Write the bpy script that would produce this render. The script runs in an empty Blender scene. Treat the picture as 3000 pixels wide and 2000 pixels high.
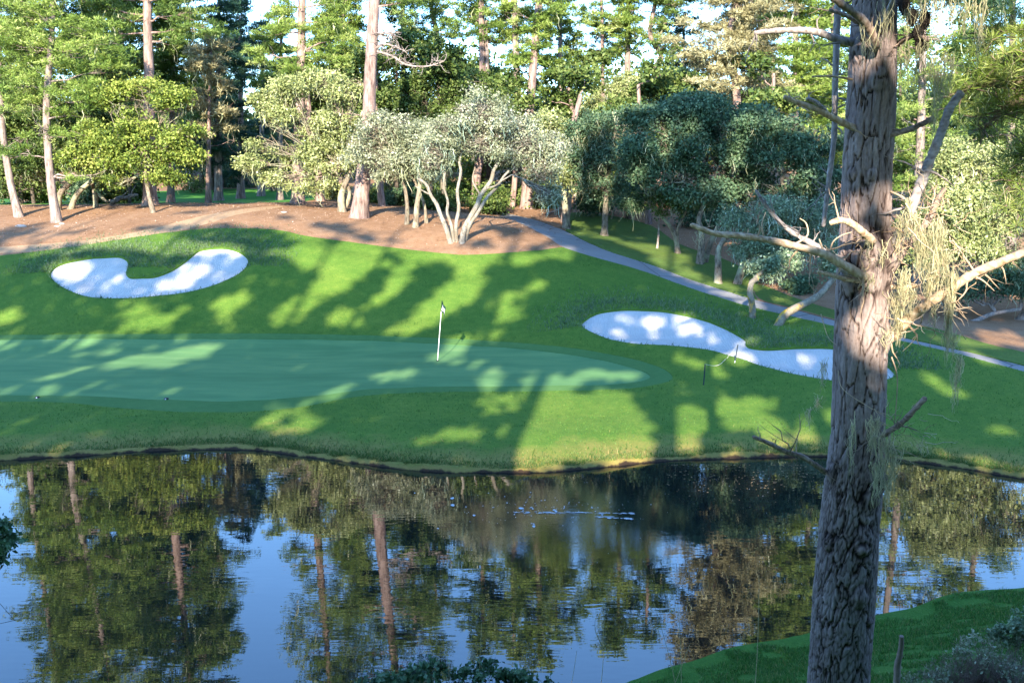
import bpy, math
import numpy as np
from mathutils import Vector
from mathutils.geometry import delaunay_2d_cdt

# ------------------------------------------------------------------ camera, sky, sun, exposure
R = math.radians
sc = bpy.context.scene
COL = sc.collection
PITCH = R(9.46)
CAMH = 7.5                                   # metres above the pond
cam_d = bpy.data.cameras.new('camera'); cam = bpy.data.objects.new('camera', cam_d); COL.objects.link(cam)
cam_d.sensor_width = 36.0; cam_d.lens = 36.0; cam_d.clip_start = 0.1; cam_d.clip_end = 3000
cam.location = (0, 0, CAMH); cam.rotation_euler = (math.pi/2 - PITCH, 0, 0)
sc.camera = cam

SUN_EL = R(24.0); SUN_AZ = R(8.3)            # low sun behind the camera, slightly to its left
S = np.array([-math.sin(SUN_AZ)*math.cos(SUN_EL), -math.cos(SUN_AZ)*math.cos(SUN_EL), math.sin(SUN_EL)])
sun_d = bpy.data.lights.new('sun', 'SUN'); sun_d.energy = 3.6; sun_d.angle = R(0.5); sun_d.color = (1.0, 0.88, 0.69)
sun = bpy.data.objects.new('sun', sun_d); COL.objects.link(sun)
sun.rotation_euler = Vector(S).to_track_quat('Z', 'Y').to_euler(); sun.location = (0, 0, 60)
world = bpy.data.worlds.new('World'); sc.world = world; world.use_nodes = True
wn = world.node_tree; wn.nodes.clear()
sky = wn.nodes.new('ShaderNodeTexSky'); sky.sky_type = 'NISHITA'; sky.sun_disc = False
sky.sun_elevation = SUN_EL; sky.sun_rotation = math.atan2(S[0], S[1])
sky.air_density = 1.0; sky.dust_density = 0.2; sky.ozone_density = 3.0
bg = wn.nodes.new('ShaderNodeBackground'); bg.inputs[1].default_value = 0.15
wo = wn.nodes.new('ShaderNodeOutputWorld')
tn = wn.nodes.new('ShaderNodeMix'); tn.data_type = 'RGBA'; tn.blend_type = 'MULTIPLY'; tn.inputs[0].default_value = 1
tn.inputs[7].default_value = (.71, .91, 1.08, 1); wn.links.new(sky.outputs[0], tn.inputs[6]); wn.links.new(tn.outputs[2], bg.inputs[0]); wn.links.new(bg.outputs[0], wo.inputs[0])
sc.view_settings.view_transform = 'Standard'; sc.view_settings.look = 'None'
sc.view_settings.exposure = 2.38; sc.view_settings.gamma = 1.0
sc.cycles.max_bounces = 6; sc.cycles.transparent_max_bounces = 4; sc.cycles.diffuse_bounces = 3
sc.cycles.glossy_bounces = 2; sc.cycles.transmission_bounces = 2

# ------------------------------------------------------------------ pixel <-> world (photo pixels, 3000 x 2000)
cp, sp = math.cos(PITCH), math.sin(PITCH)
def ray(u, v):
    a = (np.asarray(u, float)-1500)/3000; b = -(np.asarray(v, float)-1000)/3000
    return np.stack([a, cp + b*sp, -sp + b*cp], -1)
def at(u, v, D):
    """world point seen at photo pixel (u,v) at world depth y = D"""
    d = ray(u, v); return np.array([0, 0, CAMH]) + d*(np.asarray(D, float)/d[..., 1])[..., None]
def pix(P):
    P = np.asarray(P, float); q = P - np.array([0, 0, CAMH])
    dep = q[..., 1]*cp - q[..., 2]*sp; up = q[..., 1]*sp + q[..., 2]*cp
    dep = np.where(dep > 0.01, dep, 0.01)
    return 1500 + 3000*q[..., 0]/dep, 1000 - 3000*up/dep
K = 3000/2352.0                              # outlines below were read at 2352 px width

# ------------------------------------------------------------------ mesh helpers
rng0 = np.random.default_rng(7)
class Geo:
    def __init__(s): s.v = []; s.f = []; s.t = []; s.n = 0; s.smooth = []
    def add(s, v, f, t=0.5, smooth=True):
        v = np.asarray(v, np.float32).reshape(-1, 3); f = np.asarray(f, np.int64)
        if len(v) == 0 or len(f) == 0: return s
        s.v.append(v); s.f.append(f + s.n); s.n += len(v)
        s.t.append(np.broadcast_to(np.asarray(t, np.float32), (len(v),)).copy()); s.smooth.append(np.full(len(f), smooth))
        return s
    def build(s, name, mat, parent=None):
        me = bpy.data.meshes.new(name)
        if s.n:
            v = np.concatenate(s.v); t = np.concatenate(s.t)
            loops = np.concatenate([f.ravel() for f in s.f]).astype(np.int32)
            tot = np.concatenate([np.full(len(f), f.shape[1], np.int32) for f in s.f])
            st = np.concatenate([[0], np.cumsum(tot)[:-1]]).astype(np.int32)
            me.vertices.add(len(v)); me.vertices.foreach_set('co', v.ravel())
            me.loops.add(len(loops)); me.loops.foreach_set('vertex_index', loops)
            me.polygons.add(len(tot)); me.polygons.foreach_set('loop_start', st); me.polygons.foreach_set('loop_total', tot)
            me.polygons.foreach_set('use_smooth', np.concatenate(s.smooth))
            a = me.attributes.new('tint', 'FLOAT', 'POINT'); a.data.foreach_set('value', t)
            me.update(calc_edges=True)
        me.materials.append(mat)
        o = bpy.data.objects.new(name, me); COL.objects.link(o)
        if parent is not None: o.parent = parent; o.matrix_parent_inverse = parent.matrix_world.inverted()
        return o
def tag(o, label=None, cat=None, group=None, kind=None):
    if label: o['label'] = label
    if cat: o['category'] = cat
    if group: o['group'] = group
    if kind: o['kind'] = kind
    return o
def empty(name, loc, label, cat, group=None):
    o = bpy.data.objects.new(name, None); COL.objects.link(o); o.location = [float(c) for c in loc]
    o.empty_display_size = 0.3
    bpy.context.view_layer.update() if False else None
    o.matrix_world = __import__('mathutils').Matrix.Translation(o.location)
    return tag(o, label, cat, group)
def norm(a): return a/np.maximum(np.linalg.norm(a, axis=-1, keepdims=True), 1e-9)
def spline(P, n, closed=False):
    """Catmull-Rom through P, n samples per segment"""
    P = np.asarray(P, float); N = len(P); out = []
    for i in range(N if closed else N-1):
        if closed: a, b, c, d = P[(i-1) % N], P[i], P[(i+1) % N], P[(i+2) % N]
        else: a, b, c, d = P[max(i-1, 0)], P[i], P[i+1], P[min(i+2, N-1)]
        t = np.linspace(0, 1, n, endpoint=False)[:, None]
        out.append(.5*((2*b)+(c-a)*t+(2*a-5*b+4*c-d)*t*t+(3*b-a-3*c+d)*t**3))
    if not closed: out.append(P[-1:])
    return np.concatenate(out)
def tube(G, P, r, seg=6, tint=0.5, rough=0.0, rng=rng0, cap=True):
    """tapered tube along P with radii r"""
    P = np.asarray(P, float); n = len(P); r = np.broadcast_to(np.asarray(r, float), (n,))
    T = norm(np.gradient(P, axis=0)); ref = np.array([0.31, 0.17, 0.93]) if abs(T[:, 2]).mean() < .8 else np.array([0.97, 0.2, 0.1])
    A = norm(np.cross(T, ref)); B = np.cross(T, A)
    ph = np.linspace(0, 2*np.pi, seg, endpoint=False)
    rr = r[:, None]*np.ones((1, seg))
    if rough: rr = rr*(1+rough*rng.uniform(-1, 1, rr.shape))
    V = P[:, None]+rr[..., None]*(np.cos(ph)[None, :, None]*A[:, None]+np.sin(ph)[None, :, None]*B[:, None])
    i = np.arange(n-1)[:, None]*seg; j = np.arange(seg)[None]; k = (j+1) % seg
    F = np.stack([i+j, i+k, i+seg+k, i+seg+j], -1).reshape(-1, 4)
    G.add(V.reshape(-1, 3), F, tint)
    if cap:
        for e, Q in ((0, P[0]), (n-1, P[-1])):
            vv = np.vstack([V[e], Q[None]]); f = np.array([[q, (q+1) % seg, seg] for q in range(seg)])
            if e == 0: f = f[:, ::-1]
            G.add(vv, f, tint, False)
def vnoise(P, seed=0):
    """smooth value noise on Nx3 points, about -1..1"""
    P = np.asarray(P, float); i = np.floor(P).astype(np.int64); f = P-i; f = f*f*(3-2*f)
    def h(a):
        x = (a[..., 0]*374761393 + a[..., 1]*668265263 + a[..., 2]*2147483647 + seed*974711) & 0xffffffff
        x = ((x ^ (x >> 13))*1274126177) & 0xffffffff; x = x ^ (x >> 16); return (x & 0xffff)/32767.5-1
    r = 0
    for dx in (0, 1):
        for dy in (0, 1):
            for dz in (0, 1):
                w = (f[..., 0] if dx else 1-f[..., 0])*(f[..., 1] if dy else 1-f[..., 1])*(f[..., 2] if dz else 1-f[..., 2])
                r = r + w*h(i+np.array([dx, dy, dz]))
    return r
def inside(poly, x, y):
    x = np.asarray(x, float); y = np.asarray(y, float); r = np.zeros(x.shape, bool)
    X, Y = poly[:, 0], poly[:, 1]; X2, Y2 = np.roll(X, -1), np.roll(Y, -1)
    bb = (x > X.min()) & (x < X.max()) & (y > Y.min()) & (y < Y.max())
    xs, ys = x[bb], y[bb]; rr = np.zeros(xs.shape, bool)
    for a, b, c, d in zip(X, Y, X2, Y2):
        if b == d: continue
        m = ((b > ys) != (d > ys)); rr ^= m & (xs < (c-a)*(ys-b)/(d-b)+a)
    r[bb] = rr; return r
def pdist(poly, x, y, closed=True):
    """unsigned distance to polygon outline"""
    P = poly; Q = np.roll(poly, -1, 0)
    if not closed: P, Q = P[:-1], Q[:-1]
    x = np.asarray(x, float); y = np.asarray(y, float); best = np.full(x.shape, 1e9)
    for (a, b), (c, d) in zip(P, Q):
        ex, ey = c-a, d-b; L = ex*ex+ey*ey+1e-12
        t = np.clip(((x-a)*ex+(y-b)*ey)/L, 0, 1)
        best = np.minimum(best, (x-a-t*ex)**2+(y-b-t*ey)**2)
    return np.sqrt(best)
def sstep(a, b, x):
    t = np.clip((np.asarray(x, float)-a)/(b-a), 0, 1); return t*t*(3-2*t)

# ------------------------------------------------------------------ materials
def M_new(name):
    m = bpy.data.materials.new(name); m.use_nodes = True; nt = m.node_tree; nt.nodes.clear()
    out = nt.nodes.new('ShaderNodeOutputMaterial'); return m, nt, out
def N(nt, typ, **kw):
    n = nt.nodes.new(typ)
    for k, v in kw.items(): setattr(n, k, v)
    return n
def L(nt, a, b): nt.links.new(a, b)
def ramp(nt, fac, stops, interp='LINEAR'):
    r = N(nt, 'ShaderNodeValToRGB'); cr = r.color_ramp; cr.interpolation = interp
    while len(cr.elements) < len(stops): cr.elements.new(0.5)
    for e, (p, c) in zip(cr.elements, stops): e.position = p; e.color = (*c, 1)
    L(nt, fac, r.inputs[0]); return r.outputs[0]
def noise(nt, vec, scale, detail=4, rough=.6, dist=0):
    n = N(nt, 'ShaderNodeTexNoise'); n.inputs['Scale'].default_value = scale; n.inputs['Detail'].default_value = detail
    n.inputs['Roughness'].default_value = rough; n.inputs['Distortion'].default_value = dist
    if vec is not None: L(nt, vec, n.inputs['Vector'])
    return n.outputs[0]
def wpos(nt, scale=(1, 1, 1)):
    g = N(nt, 'ShaderNodeNewGeometry'); mp = N(nt, 'ShaderNodeMapping'); mp.inputs['Scale'].default_value = scale
    L(nt, g.outputs['Position'], mp.inputs[0]); return mp.outputs[0]
def mixc(nt, fac, a, b, mode='MIX'):
    m = N(nt, 'ShaderNodeMix', data_type='RGBA', blend_type=mode)
    for i, x in ((0, fac), (6, a), (7, b)):
        if isinstance(x, (int, float)): m.inputs[i].default_value = x
        elif isinstance(x, tuple): m.inputs[i].default_value = (*x, 1)
        else: L(nt, x, m.inputs[i])
    return m.outputs[2]
def bumpn(nt, h, strength=.5, dist=.05):
    b = N(nt, 'ShaderNodeBump'); b.inputs['Strength'].default_value = strength; b.inputs['Distance'].default_value = dist
    L(nt, h, b.inputs['Height']); return b.outputs[0]
def prin(nt, out, col, rough=.85, spec=.25, nrm=None):
    p = N(nt, 'ShaderNodeBsdfPrincipled')
    if isinstance(col, tuple): p.inputs['Base Color'].default_value = (*col, 1)
    else: L(nt, col, p.inputs['Base Color'])
    if isinstance(rough, (int, float)): p.inputs['Roughness'].default_value = rough
    else: L(nt, rough, p.inputs['Roughness'])
    p.inputs['Specular IOR Level'].default_value = spec
    if nrm is not None: L(nt, nrm, p.inputs['Normal'])
    L(nt, p.outputs[0], out.inputs[0]); return p

def mat_turf(name, dark, mid, light, fine=22., patch=.5, bump=.6, dist=.03, shore=False, spec=.15):
    m, nt, out = M_new(name); w = wpos(nt)
    a = noise(nt, w, patch, 5, .65); b = noise(nt, wpos(nt, (1, .6, 1)), fine, 3, .7); c2 = noise(nt, w, 3.2, 4, .7)
    c = mixc(nt, .5, ramp(nt, a, [(.3, dark), (.5, mid), (.72, light)]), ramp(nt, c2, [(.3, dark), (.5, mid), (.7, light)]))
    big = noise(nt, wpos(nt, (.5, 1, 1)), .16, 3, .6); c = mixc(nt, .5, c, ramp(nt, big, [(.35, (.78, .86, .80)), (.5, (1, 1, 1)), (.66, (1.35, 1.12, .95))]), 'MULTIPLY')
    c = mixc(nt, .45, c, ramp(nt, b, [(.3, dark), (.52, mid), (.75, light)]))
    if shore:                                # dry straw-coloured grass and bare soil at the waterline
        g = N(nt, 'ShaderNodeNewGeometry'); sx = N(nt, 'ShaderNodeSeparateXYZ'); L(nt, g.outputs['Position'], sx.inputs[0])
        n3 = noise(nt, w, 1.3, 4, .7)
        ad = N(nt, 'ShaderNodeMath', operation='MULTIPLY_ADD'); L(nt, n3, ad.inputs[0]); ad.inputs[1].default_value = .34; L(nt, sx.outputs[2], ad.inputs[2])
        mr = N(nt, 'ShaderNodeMapRange'); L(nt, ad.outputs[0], mr.inputs[0]); mr.inputs[1].default_value = .47; mr.inputs[2].default_value = .24
        c = mixc(nt, mr.outputs[0], c, (.26, .20, .06))
        mr2 = N(nt, 'ShaderNodeMapRange'); L(nt, ad.outputs[0], mr2.inputs[0]); mr2.inputs[1].default_value = .235; mr2.inputs[2].default_value = .19
        c = mixc(nt, mr2.outputs[0], c, (.05, .032, .02))
    prin(nt, out, c, .9, spec, bumpn(nt, b, bump, dist)); return m
def mat_leaf(name, cols, trans=.25, rough=.55, spec=.3):
    """foliage: colour runs along the per-leaf tint attribute"""
    m, nt, out = M_new(name)
    at_ = N(nt, 'ShaderNodeAttribute'); at_.attribute_name = 'tint'
    k = len(cols); c = ramp(nt, at_.outputs['Fac'], [(i/(k-1), cc) for i, cc in enumerate(cols)])
    p = N(nt, 'ShaderNodeBsdfPrincipled'); L(nt, c, p.inputs['Base Color']); p.inputs['Roughness'].default_value = rough
    p.inputs['Specular IOR Level'].default_value = spec
    if trans:
        t = N(nt, 'ShaderNodeBsdfTranslucent'); L(nt, c, t.inputs[0]); x = N(nt, 'ShaderNodeMixShader'); x.inputs[0].default_value = trans
        L(nt, p.outputs[0], x.inputs[1]); L(nt, t.outputs[0], x.inputs[2]); L(nt, x.outputs[0], out.inputs[0])
    else: L(nt, p.outputs[0], out.inputs[0])
    return m
def mat_bark(name, dark, light, sc_=6., zs=.25, extra=None):
    m, nt, out = M_new(name); w = wpos(nt, (1, 1, zs))
    a = noise(nt, w, sc_, 5, .7); b = noise(nt, wpos(nt), 1.4, 3, .6)
    c = ramp(nt, a, [(.32, dark), (.62, light)])
    if extra: c = mixc(nt, ramp(nt, b, [(.5, (0, 0, 0)), (.62, (1, 1, 1))]), c, extra)
    prin(nt, out, c, .9, .15, bumpn(nt, a, .9, .06)); return m

MT = {}
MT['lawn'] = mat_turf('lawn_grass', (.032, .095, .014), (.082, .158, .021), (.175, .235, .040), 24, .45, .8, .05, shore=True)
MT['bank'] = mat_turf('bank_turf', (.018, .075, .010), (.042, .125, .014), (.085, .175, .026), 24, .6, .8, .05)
MT['collar'] = mat_turf('collar_grass', (.046, .118, .032), (.068, .152, .042), (.100, .185, .055), 40, .4, .3, .01)
MT['verge'] = mat_turf('verge_grass', (.055, .060, .022), (.080, .140, .025), (.150, .190, .045), 14, .5, .8, .05)
MT['far'] = mat_turf('fairway_grass', (.030, .120, .015), (.055, .180, .022), (.090, .230, .035), 20, .3, .4, .02)
# putting surface: short, smooth, faint mowing bands
m, nt, out = M_new('putting_grass'); w = wpos(nt, (.25, 1, 1))
a = noise(nt, w, 1.1, 4, .6); b = noise(nt, wpos(nt), 60, 2, .6)
c = ramp(nt, a, [(.3, (.066, .165, .058)), (.5, (.092, .205, .074)), (.7, (.140, .250, .088))])
c = mixc(nt, .15, c, ramp(nt, b, [(.3, (.05, .12, .04)), (.7, (.16, .24, .09))]))
prin(nt, out, c, .85, .2, bumpn(nt, b, .15, .01)); MT['green'] = m
# pine straw / chip floor
m, nt, out = M_new('forest_floor'); w = wpos(nt)
a = noise(nt, w, .35, 5, .6); b = noise(nt, w, 26, 4, .8); d = noise(nt, w, 3, 4, .7)
c = ramp(nt, a, [(.3, (.19, .095, .045)), (.5, (.31, .175, .095)), (.7, (.39, .25, .155))])
c = mixc(nt, .5, c, ramp(nt, b, [(.35, (.11, .058, .030)), (.55, (.31, .18, .10)), (.72, (.50, .36, .25))]))
c = mixc(nt, .25, c, ramp(nt, d, [(.35, (.10, .05, .03)), (.65, (.30, .2, .14))]))
prin(nt, out, c, .95, .1, bumpn(nt, b, .9, .04)); MT['floor'] = m
m, nt, out = M_new('dirt_track'); w = wpos(nt)
b = noise(nt, w, 22, 3, .7); c = ramp(nt, b, [(.3, (.26, .17, .095)), (.7, (.38, .26, .165))])
prin(nt, out, c, .95, .1, bumpn(nt, b, .4, .02)); MT['track'] = m
# bunker sand
m, nt, out = M_new('bunker_sand'); w = wpos(nt)
b = noise(nt, w, 30, 3, .7); a = noise(nt, wpos(nt, (1, 2.2, 1)), 1.2, 3, .6)
c = mixc(nt, .5, ramp(nt, a, [(.3, (.40, .385, .365)), (.7, (.52, .505, .485))]), ramp(nt, b, [(.3, (.36, .345, .325)), (.7, (.56, .545, .525))]))
wv = N(nt, 'ShaderNodeTexWave'); wv.inputs['Scale'].default_value = 3.2; wv.inputs['Distortion'].default_value = 9; wv.inputs['Detail'].default_value = 2; wv.inputs['Detail Scale'].default_value = .35; L(nt, w, wv.inputs['Vector'])
prin(nt, out, c, .95, .1, bumpn(nt, mixc(nt, .35, mixc(nt, .5, a, b), wv.outputs['Fac']), .8, .05)); MT['sand'] = m
# asphalt cart path
m, nt, out = M_new('asphalt'); w = wpos(nt)
b = noise(nt, w, 45, 3, .7); a = noise(nt, w, .6, 4, .6)
c = mixc(nt, .5, ramp(nt, a, [(.3, (.16, .155, .15)), (.7, (.25, .24, .235))]), ramp(nt, b, [(.3, (.12, .12, .12)), (.7, (.29, .28, .27))]))
vo = N(nt, 'ShaderNodeTexVoronoi', feature='DISTANCE_TO_EDGE'); vo.inputs['Scale'].default_value = .22; L(nt, w, vo.inputs['Vector'])
ck = ramp(nt, vo.outputs['Distance'], [(.0, (1, 1, 1)), (.008, (0, 0, 0))])
c = mixc(nt, ck, c, (.04, .04, .04)); prin(nt, out, c, .85, .3, bumpn(nt, b, .3, .01)); MT['asphalt'] = m
m, nt, out = M_new('pond_bed'); prin(nt, out, (.018, .020, .012), .95, .05); MT['bed'] = m
# pond water: dark, reflecting, small wind ripples
m, nt, out = M_new('pond_water'); w1 = wpos(nt, (.55, 1.6, 1)); w2 = wpos(nt, (.25, .7, 1))
n1 = noise(nt, w1, 4.0, 1.5, .5, .3); n2 = noise(nt, w2, 1.0, 1, .5, .3); pat = noise(nt, wpos(nt, (.6, 1, 1)), .22, 2, .5)
amp = ramp(nt, pat, [(.38, (.35, .35, .35)), (.62, (1, 1, 1))])
h = mixc(nt, .5, n1, n2); h = mixc(nt, 1.0, h, amp, 'MULTIPLY')
gg = N(nt, 'ShaderNodeNewGeometry'); ds = N(nt, 'ShaderNodeVectorMath', operation='DISTANCE'); L(nt, gg.outputs['Position'], ds.inputs[0]); ds.inputs[1].default_value = (1.3, 21.3, 0)   # aerator: fine chop round the foam
mk = N(nt, 'ShaderNodeMapRange'); L(nt, ds.outputs['Value'], mk.inputs[0]); mk.inputs[1].default_value = 3.6; mk.inputs[2].default_value = .4; mk.inputs[4].default_value = .42; mk.interpolation_type = 'SMOOTHSTEP'
ch = noise(nt, wpos(nt, (.8, 1.3, 1)), 14, 2, .6); ch = mixc(nt, 1.0, ch, mk.outputs[0], 'MULTIPLY'); h = mixc(nt, 1.0, h, ch, 'ADD')
p = prin(nt, out, (.006, .009, .009), .006, .5, bumpn(nt, h, .30, .0075)); p.inputs['IOR'].default_value = 1.75
MT['water'] = m

G_OAK = mat_leaf('oak_leaves_lit', [(.045, .075, .012), (.110, .150, .022), (.200, .235, .045), (.33, .35, .10)])
# ------------------------------------------------------------------ terrain height: thin plate through surveyed points (u, v, depth)
CP = [
 # far bank just above the waterline -> front of the green
 (0, 1262, 28.3), (500, 1262, 28.3), (1000, 1290, 27.4), (1400, 1290, 27.3), (1800, 1290, 27.3), (2200, 1270, 28.0), (2700, 1290, 27.3), (2950, 1330, 26.0),
 # the green itself, almost level
 (0, 1175, 31.0), (500, 1180, 30.9), (1000, 1140, 32.3), (1282, 1055, 36.0), (1600, 1130, 32.8), (1900, 1100, 34.0), (0, 985, 40.6), (500, 982, 40.8), (1000, 985, 40.6), (1400, 1000, 39.8), (1800, 1040, 37.2), (500, 1080, 35.0), (0, 1080, 35.0),
 # hill with the left bunker
 (-300, 900, 42), (-300, 740, 47), (0, 870, 42.6), (0, 750, 46.5), (300, 870, 42.4), (600, 735, 46.6), (680, 668, 49.0), (400, 690, 48.0), (900, 700, 47.5), (900, 850, 43.6), (1300, 850, 43.8), (1500, 735, 46.8), (1650, 727, 48.5), (1650, 850, 43.8),
 # brown floor on the crest
 (-300, 640, 56), (0, 615, 57.5), (160, 660, 53.5), (440, 600, 57.5), (700, 605, 57), (870, 600, 57.5), (1050, 640, 53), (1100, 700, 48.5), (1335, 708, 47.8), (1250, 650, 52), (1500, 640, 54.5),
 # cart path and the slope to its right
 (1440, 618, 64), (1600, 665, 57), (1700, 700, 53.0), (1850, 765, 48.5), (2000, 830, 45.3), (2250, 905, 41.2), (2500, 970, 37.6), (2750, 1025, 34.8), (3000, 1075, 32.4), (3300, 1140, 29.5),
 (1760, 640, 62), (1990, 745, 51.5), (2120, 830, 46.8), (2400, 850, 45.8), (2700, 920, 41.0), (2900, 950, 39.2), (3100, 930, 41),
 # right bunker
 (1750, 960, 39.4), (1850, 905, 41.3), (2000, 1020, 36.4), (2200, 990, 37.2), (2400, 1110, 32.2), (2600, 1100, 31.9), (2900, 1200, 29.0), (3300, 1260, 27.5), (2100, 1120, 32.6),
]
pts = [(*at(u, v, D)[:2], at(u, v, D)[2]) for u, v, D in CP]
# far fairway / forest ground and the viewer's own bank
pts += [(-60, 60, 5.6), (-80, 100, 6.5), (-30, 66, 5.45), (-18, 66, 5.4), (-30, 82, 5.35), (-18, 84, 5.3), (-5, 70, 5.8), (8, 75, 5.8), (20, 72, 5.6), (34, 66, 5.4), (48, 60, 5.0), (60, 50, 4.0), (20, 58, 5.0), (30, 52, 3.9), (0, 110, 7), (-60, 150, 9), (0, 160, 10), (60, 130, 9), (80, 80, 8), (-70, 45, 4.4), (-70, 30, 1.5), (-45, 30, .8), (60, 30, 2.0), (45, 26, .8), (45, 40, 2.6),
        (0, 0, 5.9), (-12, 0, 5.4), (12, 0, 6.1), (0, 6, 3.35), (2.4, 8, 2.85), (0, 10, 1.6), (-12, 7, 2.3), (6, 9, 2.75), (5.2, 11.2, 1.75), (3.4, 13, .75), (9, 13, 1.5), (14, 14, 1.9), (30, 12, 3), (-30, 6, 2), (0, -15, 7), (-30, -20, 6), (30, -20, 8), (0, -60, 8), (-60, -60, 8), (60, -60, 8), (20, 0, 6.5)]
pts = np.array(pts, float); CX, CY, CZ = pts.T
def _phi(r2): return .5*r2*np.log(r2+1e-9)
n = len(CX); A = np.zeros((n+3, n+3)); r2 = (CX[:, None]-CX)**2+(CY[:, None]-CY)**2
A[:n, :n] = _phi(r2)+np.eye(n)*6.0; A[:n, n] = 1; A[:n, n+1] = CX; A[:n, n+2] = CY; A[n, :n] = 1; A[n+1, :n] = CX; A[n+2, :n] = CY
W = np.linalg.solve(A, np.concatenate([CZ, np.zeros(3)]))
def rbf(x, y):
    x = np.asarray(x, float); y = np.asarray(y, float); z = W[n]+W[n+1]*x+W[n+2]*y
    for i in range(n): z = z+W[i]*_phi((x-CX[i])**2+(y-CY[i])**2)
    return z
GX = np.arange(-90, 90.01, .3); GY = np.arange(-60, 190.01, .3)
gx, gy = np.meshgrid(GX, GY); ZB = np.clip(rbf(gx, gy), .35, 12)
def _bil(Z, x, y):
    fx = np.clip((np.asarray(x, float)-GX[0])/.3, 0, len(GX)-1.001); fy = np.clip((np.asarray(y, float)-GY[0])/.3, 0, len(GY)-1.001)
    i = fx.astype(int); j = fy.astype(int); a = fx-i; b = fy-j
    return Z[j, i]*(1-a)*(1-b)+Z[j, i+1]*a*(1-b)+Z[j+1, i]*(1-a)*b+Z[j+1, i+1]*a*b
def cast(u, v, Z, t0=20., t1=160.):
    """first hit of the pixel rays with height grid Z -> world points"""
    d = ray(u, v); ts = np.concatenate([np.arange(t0, 80, .1), np.arange(80, t1, .5)])
    out = []
    for dd in np.atleast_2d(d):
        P = np.array([0, 0, CAMH])+dd*ts[:, None]; below = P[:, 2] < _bil(Z, P[:, 0], P[:, 1])
        i = np.argmax(below) if below.any() else len(ts)-1
        if i > 0 and below.any():
            a = P[i-1, 2]-_bil(Z, P[i-1, 0], P[i-1, 1]); b = P[i, 2]-_bil(Z, P[i, 0], P[i, 1]); q = a/(a-b+1e-9)
            out.append(P[i-1]+(P[i]-P[i-1])*q)
        else: out.append(P[i])
    return np.array(out)
def px(L_, k=K): return np.array(L_, float)*k
def wpoly(L_, n=6, closed=True, k=K):
    P = spline(px(L_, k), n, closed); return cast(P[:, 0], P[:, 1], ZB)[:, :2]

# waterline (z = 0), pixel rows at 3000 px
far_px = spline([(-900, 1420), (-500, 1385), (-200, 1362), (0, 1347), (200, 1336), (400, 1322), (560, 1316), (700, 1315), (800, 1322), (900, 1337), (1000, 1348), (1100, 1362), (1200, 1374), (1300, 1380), (1500, 1383), (1620, 1380), (1750, 1368), (1900, 1353), (2050, 1344), (2200, 1339), (2400, 1336), (2550, 1339), (2650, 1347), (2750, 1360), (2850, 1375), (2950, 1393), (3050, 1408), (3300, 1440), (3700, 1470)], 8)
near_px = spline([(3700, 1690), (3300, 1705), (3000, 1732), (2880, 1745), (2760, 1768), (2650, 1795), (2560, 1818), (2470, 1843), (2380, 1866), (2280, 1885), (2200, 1900), (2100, 1925), (2000, 1960), (1900, 1990), (1820, 2020), (1700, 2060), (1500, 2110)], 5)
def on_water(P): d = ray(P[:, 0], P[:, 1]); t = -CAMH/d[:, 2]; return (np.array([0, 0, CAMH])+d*t[:, None])[:, :2]
WATER = np.vstack([on_water(far_px), on_water(near_px), spline(np.array([[-2.5, 11.9], [-8, 11.2], [-16, 11.5], [-26, 14], [-30, 18]]), 4)])
FARSH = on_water(far_px)
SAND_L = wpoly([(116,632),(125,615),(150,603),(190,595),(230,590),(270,589),(287,594),(294,603),(292,615),(290,628),(300,637),(325,637),(355,635),(385,625),(415,608),(440,588),(455,576),(475,571),(510,569),(540,574),(562,586),(570,600),(563,615),(545,630),(515,645),(480,658),(440,668),(400,675),(350,680),(290,684),(230,684),(190,678),(155,665),(130,650)])
SAND_R = wpoly([(1336,745),(1345,733),(1370,720),(1410,712),(1460,710),(1520,713),(1570,722),(1620,735),(1665,752),(1695,768),(1712,780),(1713,790),(1725,797),(1760,801),(1800,799),(1840,797),(1890,797),(1930,800),(1980,812),(2020,830),(2045,845),(2055,858),(2045,868),(2020,873),(1960,875),(1900,872),(1840,862),(1780,848),(1730,833),(1690,820),(1640,806),(1590,798),(1540,793),(1480,790),(1430,785),(1390,775),(1360,763),(1342,753)])
COLLAR = wpoly([(-420,800),(-200,772),(-60,768),(0,768),(200,767),(400,765),(600,765),(800,768),(1000,775),(1100,780),(1200,787),(1300,797),(1400,813),(1480,830),(1530,850),(1545,868),(1520,880),(1460,890),(1380,895),(1300,897),(1200,898),(1100,899),(1000,900),(900,903),(850,907),(790,915),(740,925),(680,935),(600,943),(500,947),(400,945),(320,940),(240,933),(160,925),(80,922),(0,922),(-60,925),(-200,925),(-400,880)], 5)
GREEN = wpoly([(-400,810),(-200,782),(-60,779),(0,779),(400,777),(800,780),(1000,788),(1200,800),(1350,820),(1440,840),(1490,858),(1480,872),(1400,882),(1200,886),(1000,887),(850,893),(750,905),(650,914),(550,920),(450,919),(350,916),(200,909),(0,906),(-60,906),(-200,906),(-380,870)], 5)
lo = spline(px([(1075,479),(1100,485),(1150,497),(1200,515),(1250,540),(1290,565),(1330,580),(1400,600),(1480,623),(1560,652),(1640,679),(1720,703),(1800,722),(1880,740),(1930,752),(2050,778),(2150,800),(2250,825),(2352,853),(2470,885),(2600,920)]), 4)
hi = spline(px([(2640,908),(2500,870),(2352,838),(2250,812),(2150,790),(2050,768),(1930,738),(1820,708),(1740,688),(1660,664),(1580,638),(1500,608),(1420,583),(1360,560),(1300,530),(1240,507),(1180,492),(1130,483),(1085,477)]), 4)
PATH = cast(*np.vstack([lo, hi]).T, ZB)[:, :2]
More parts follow.
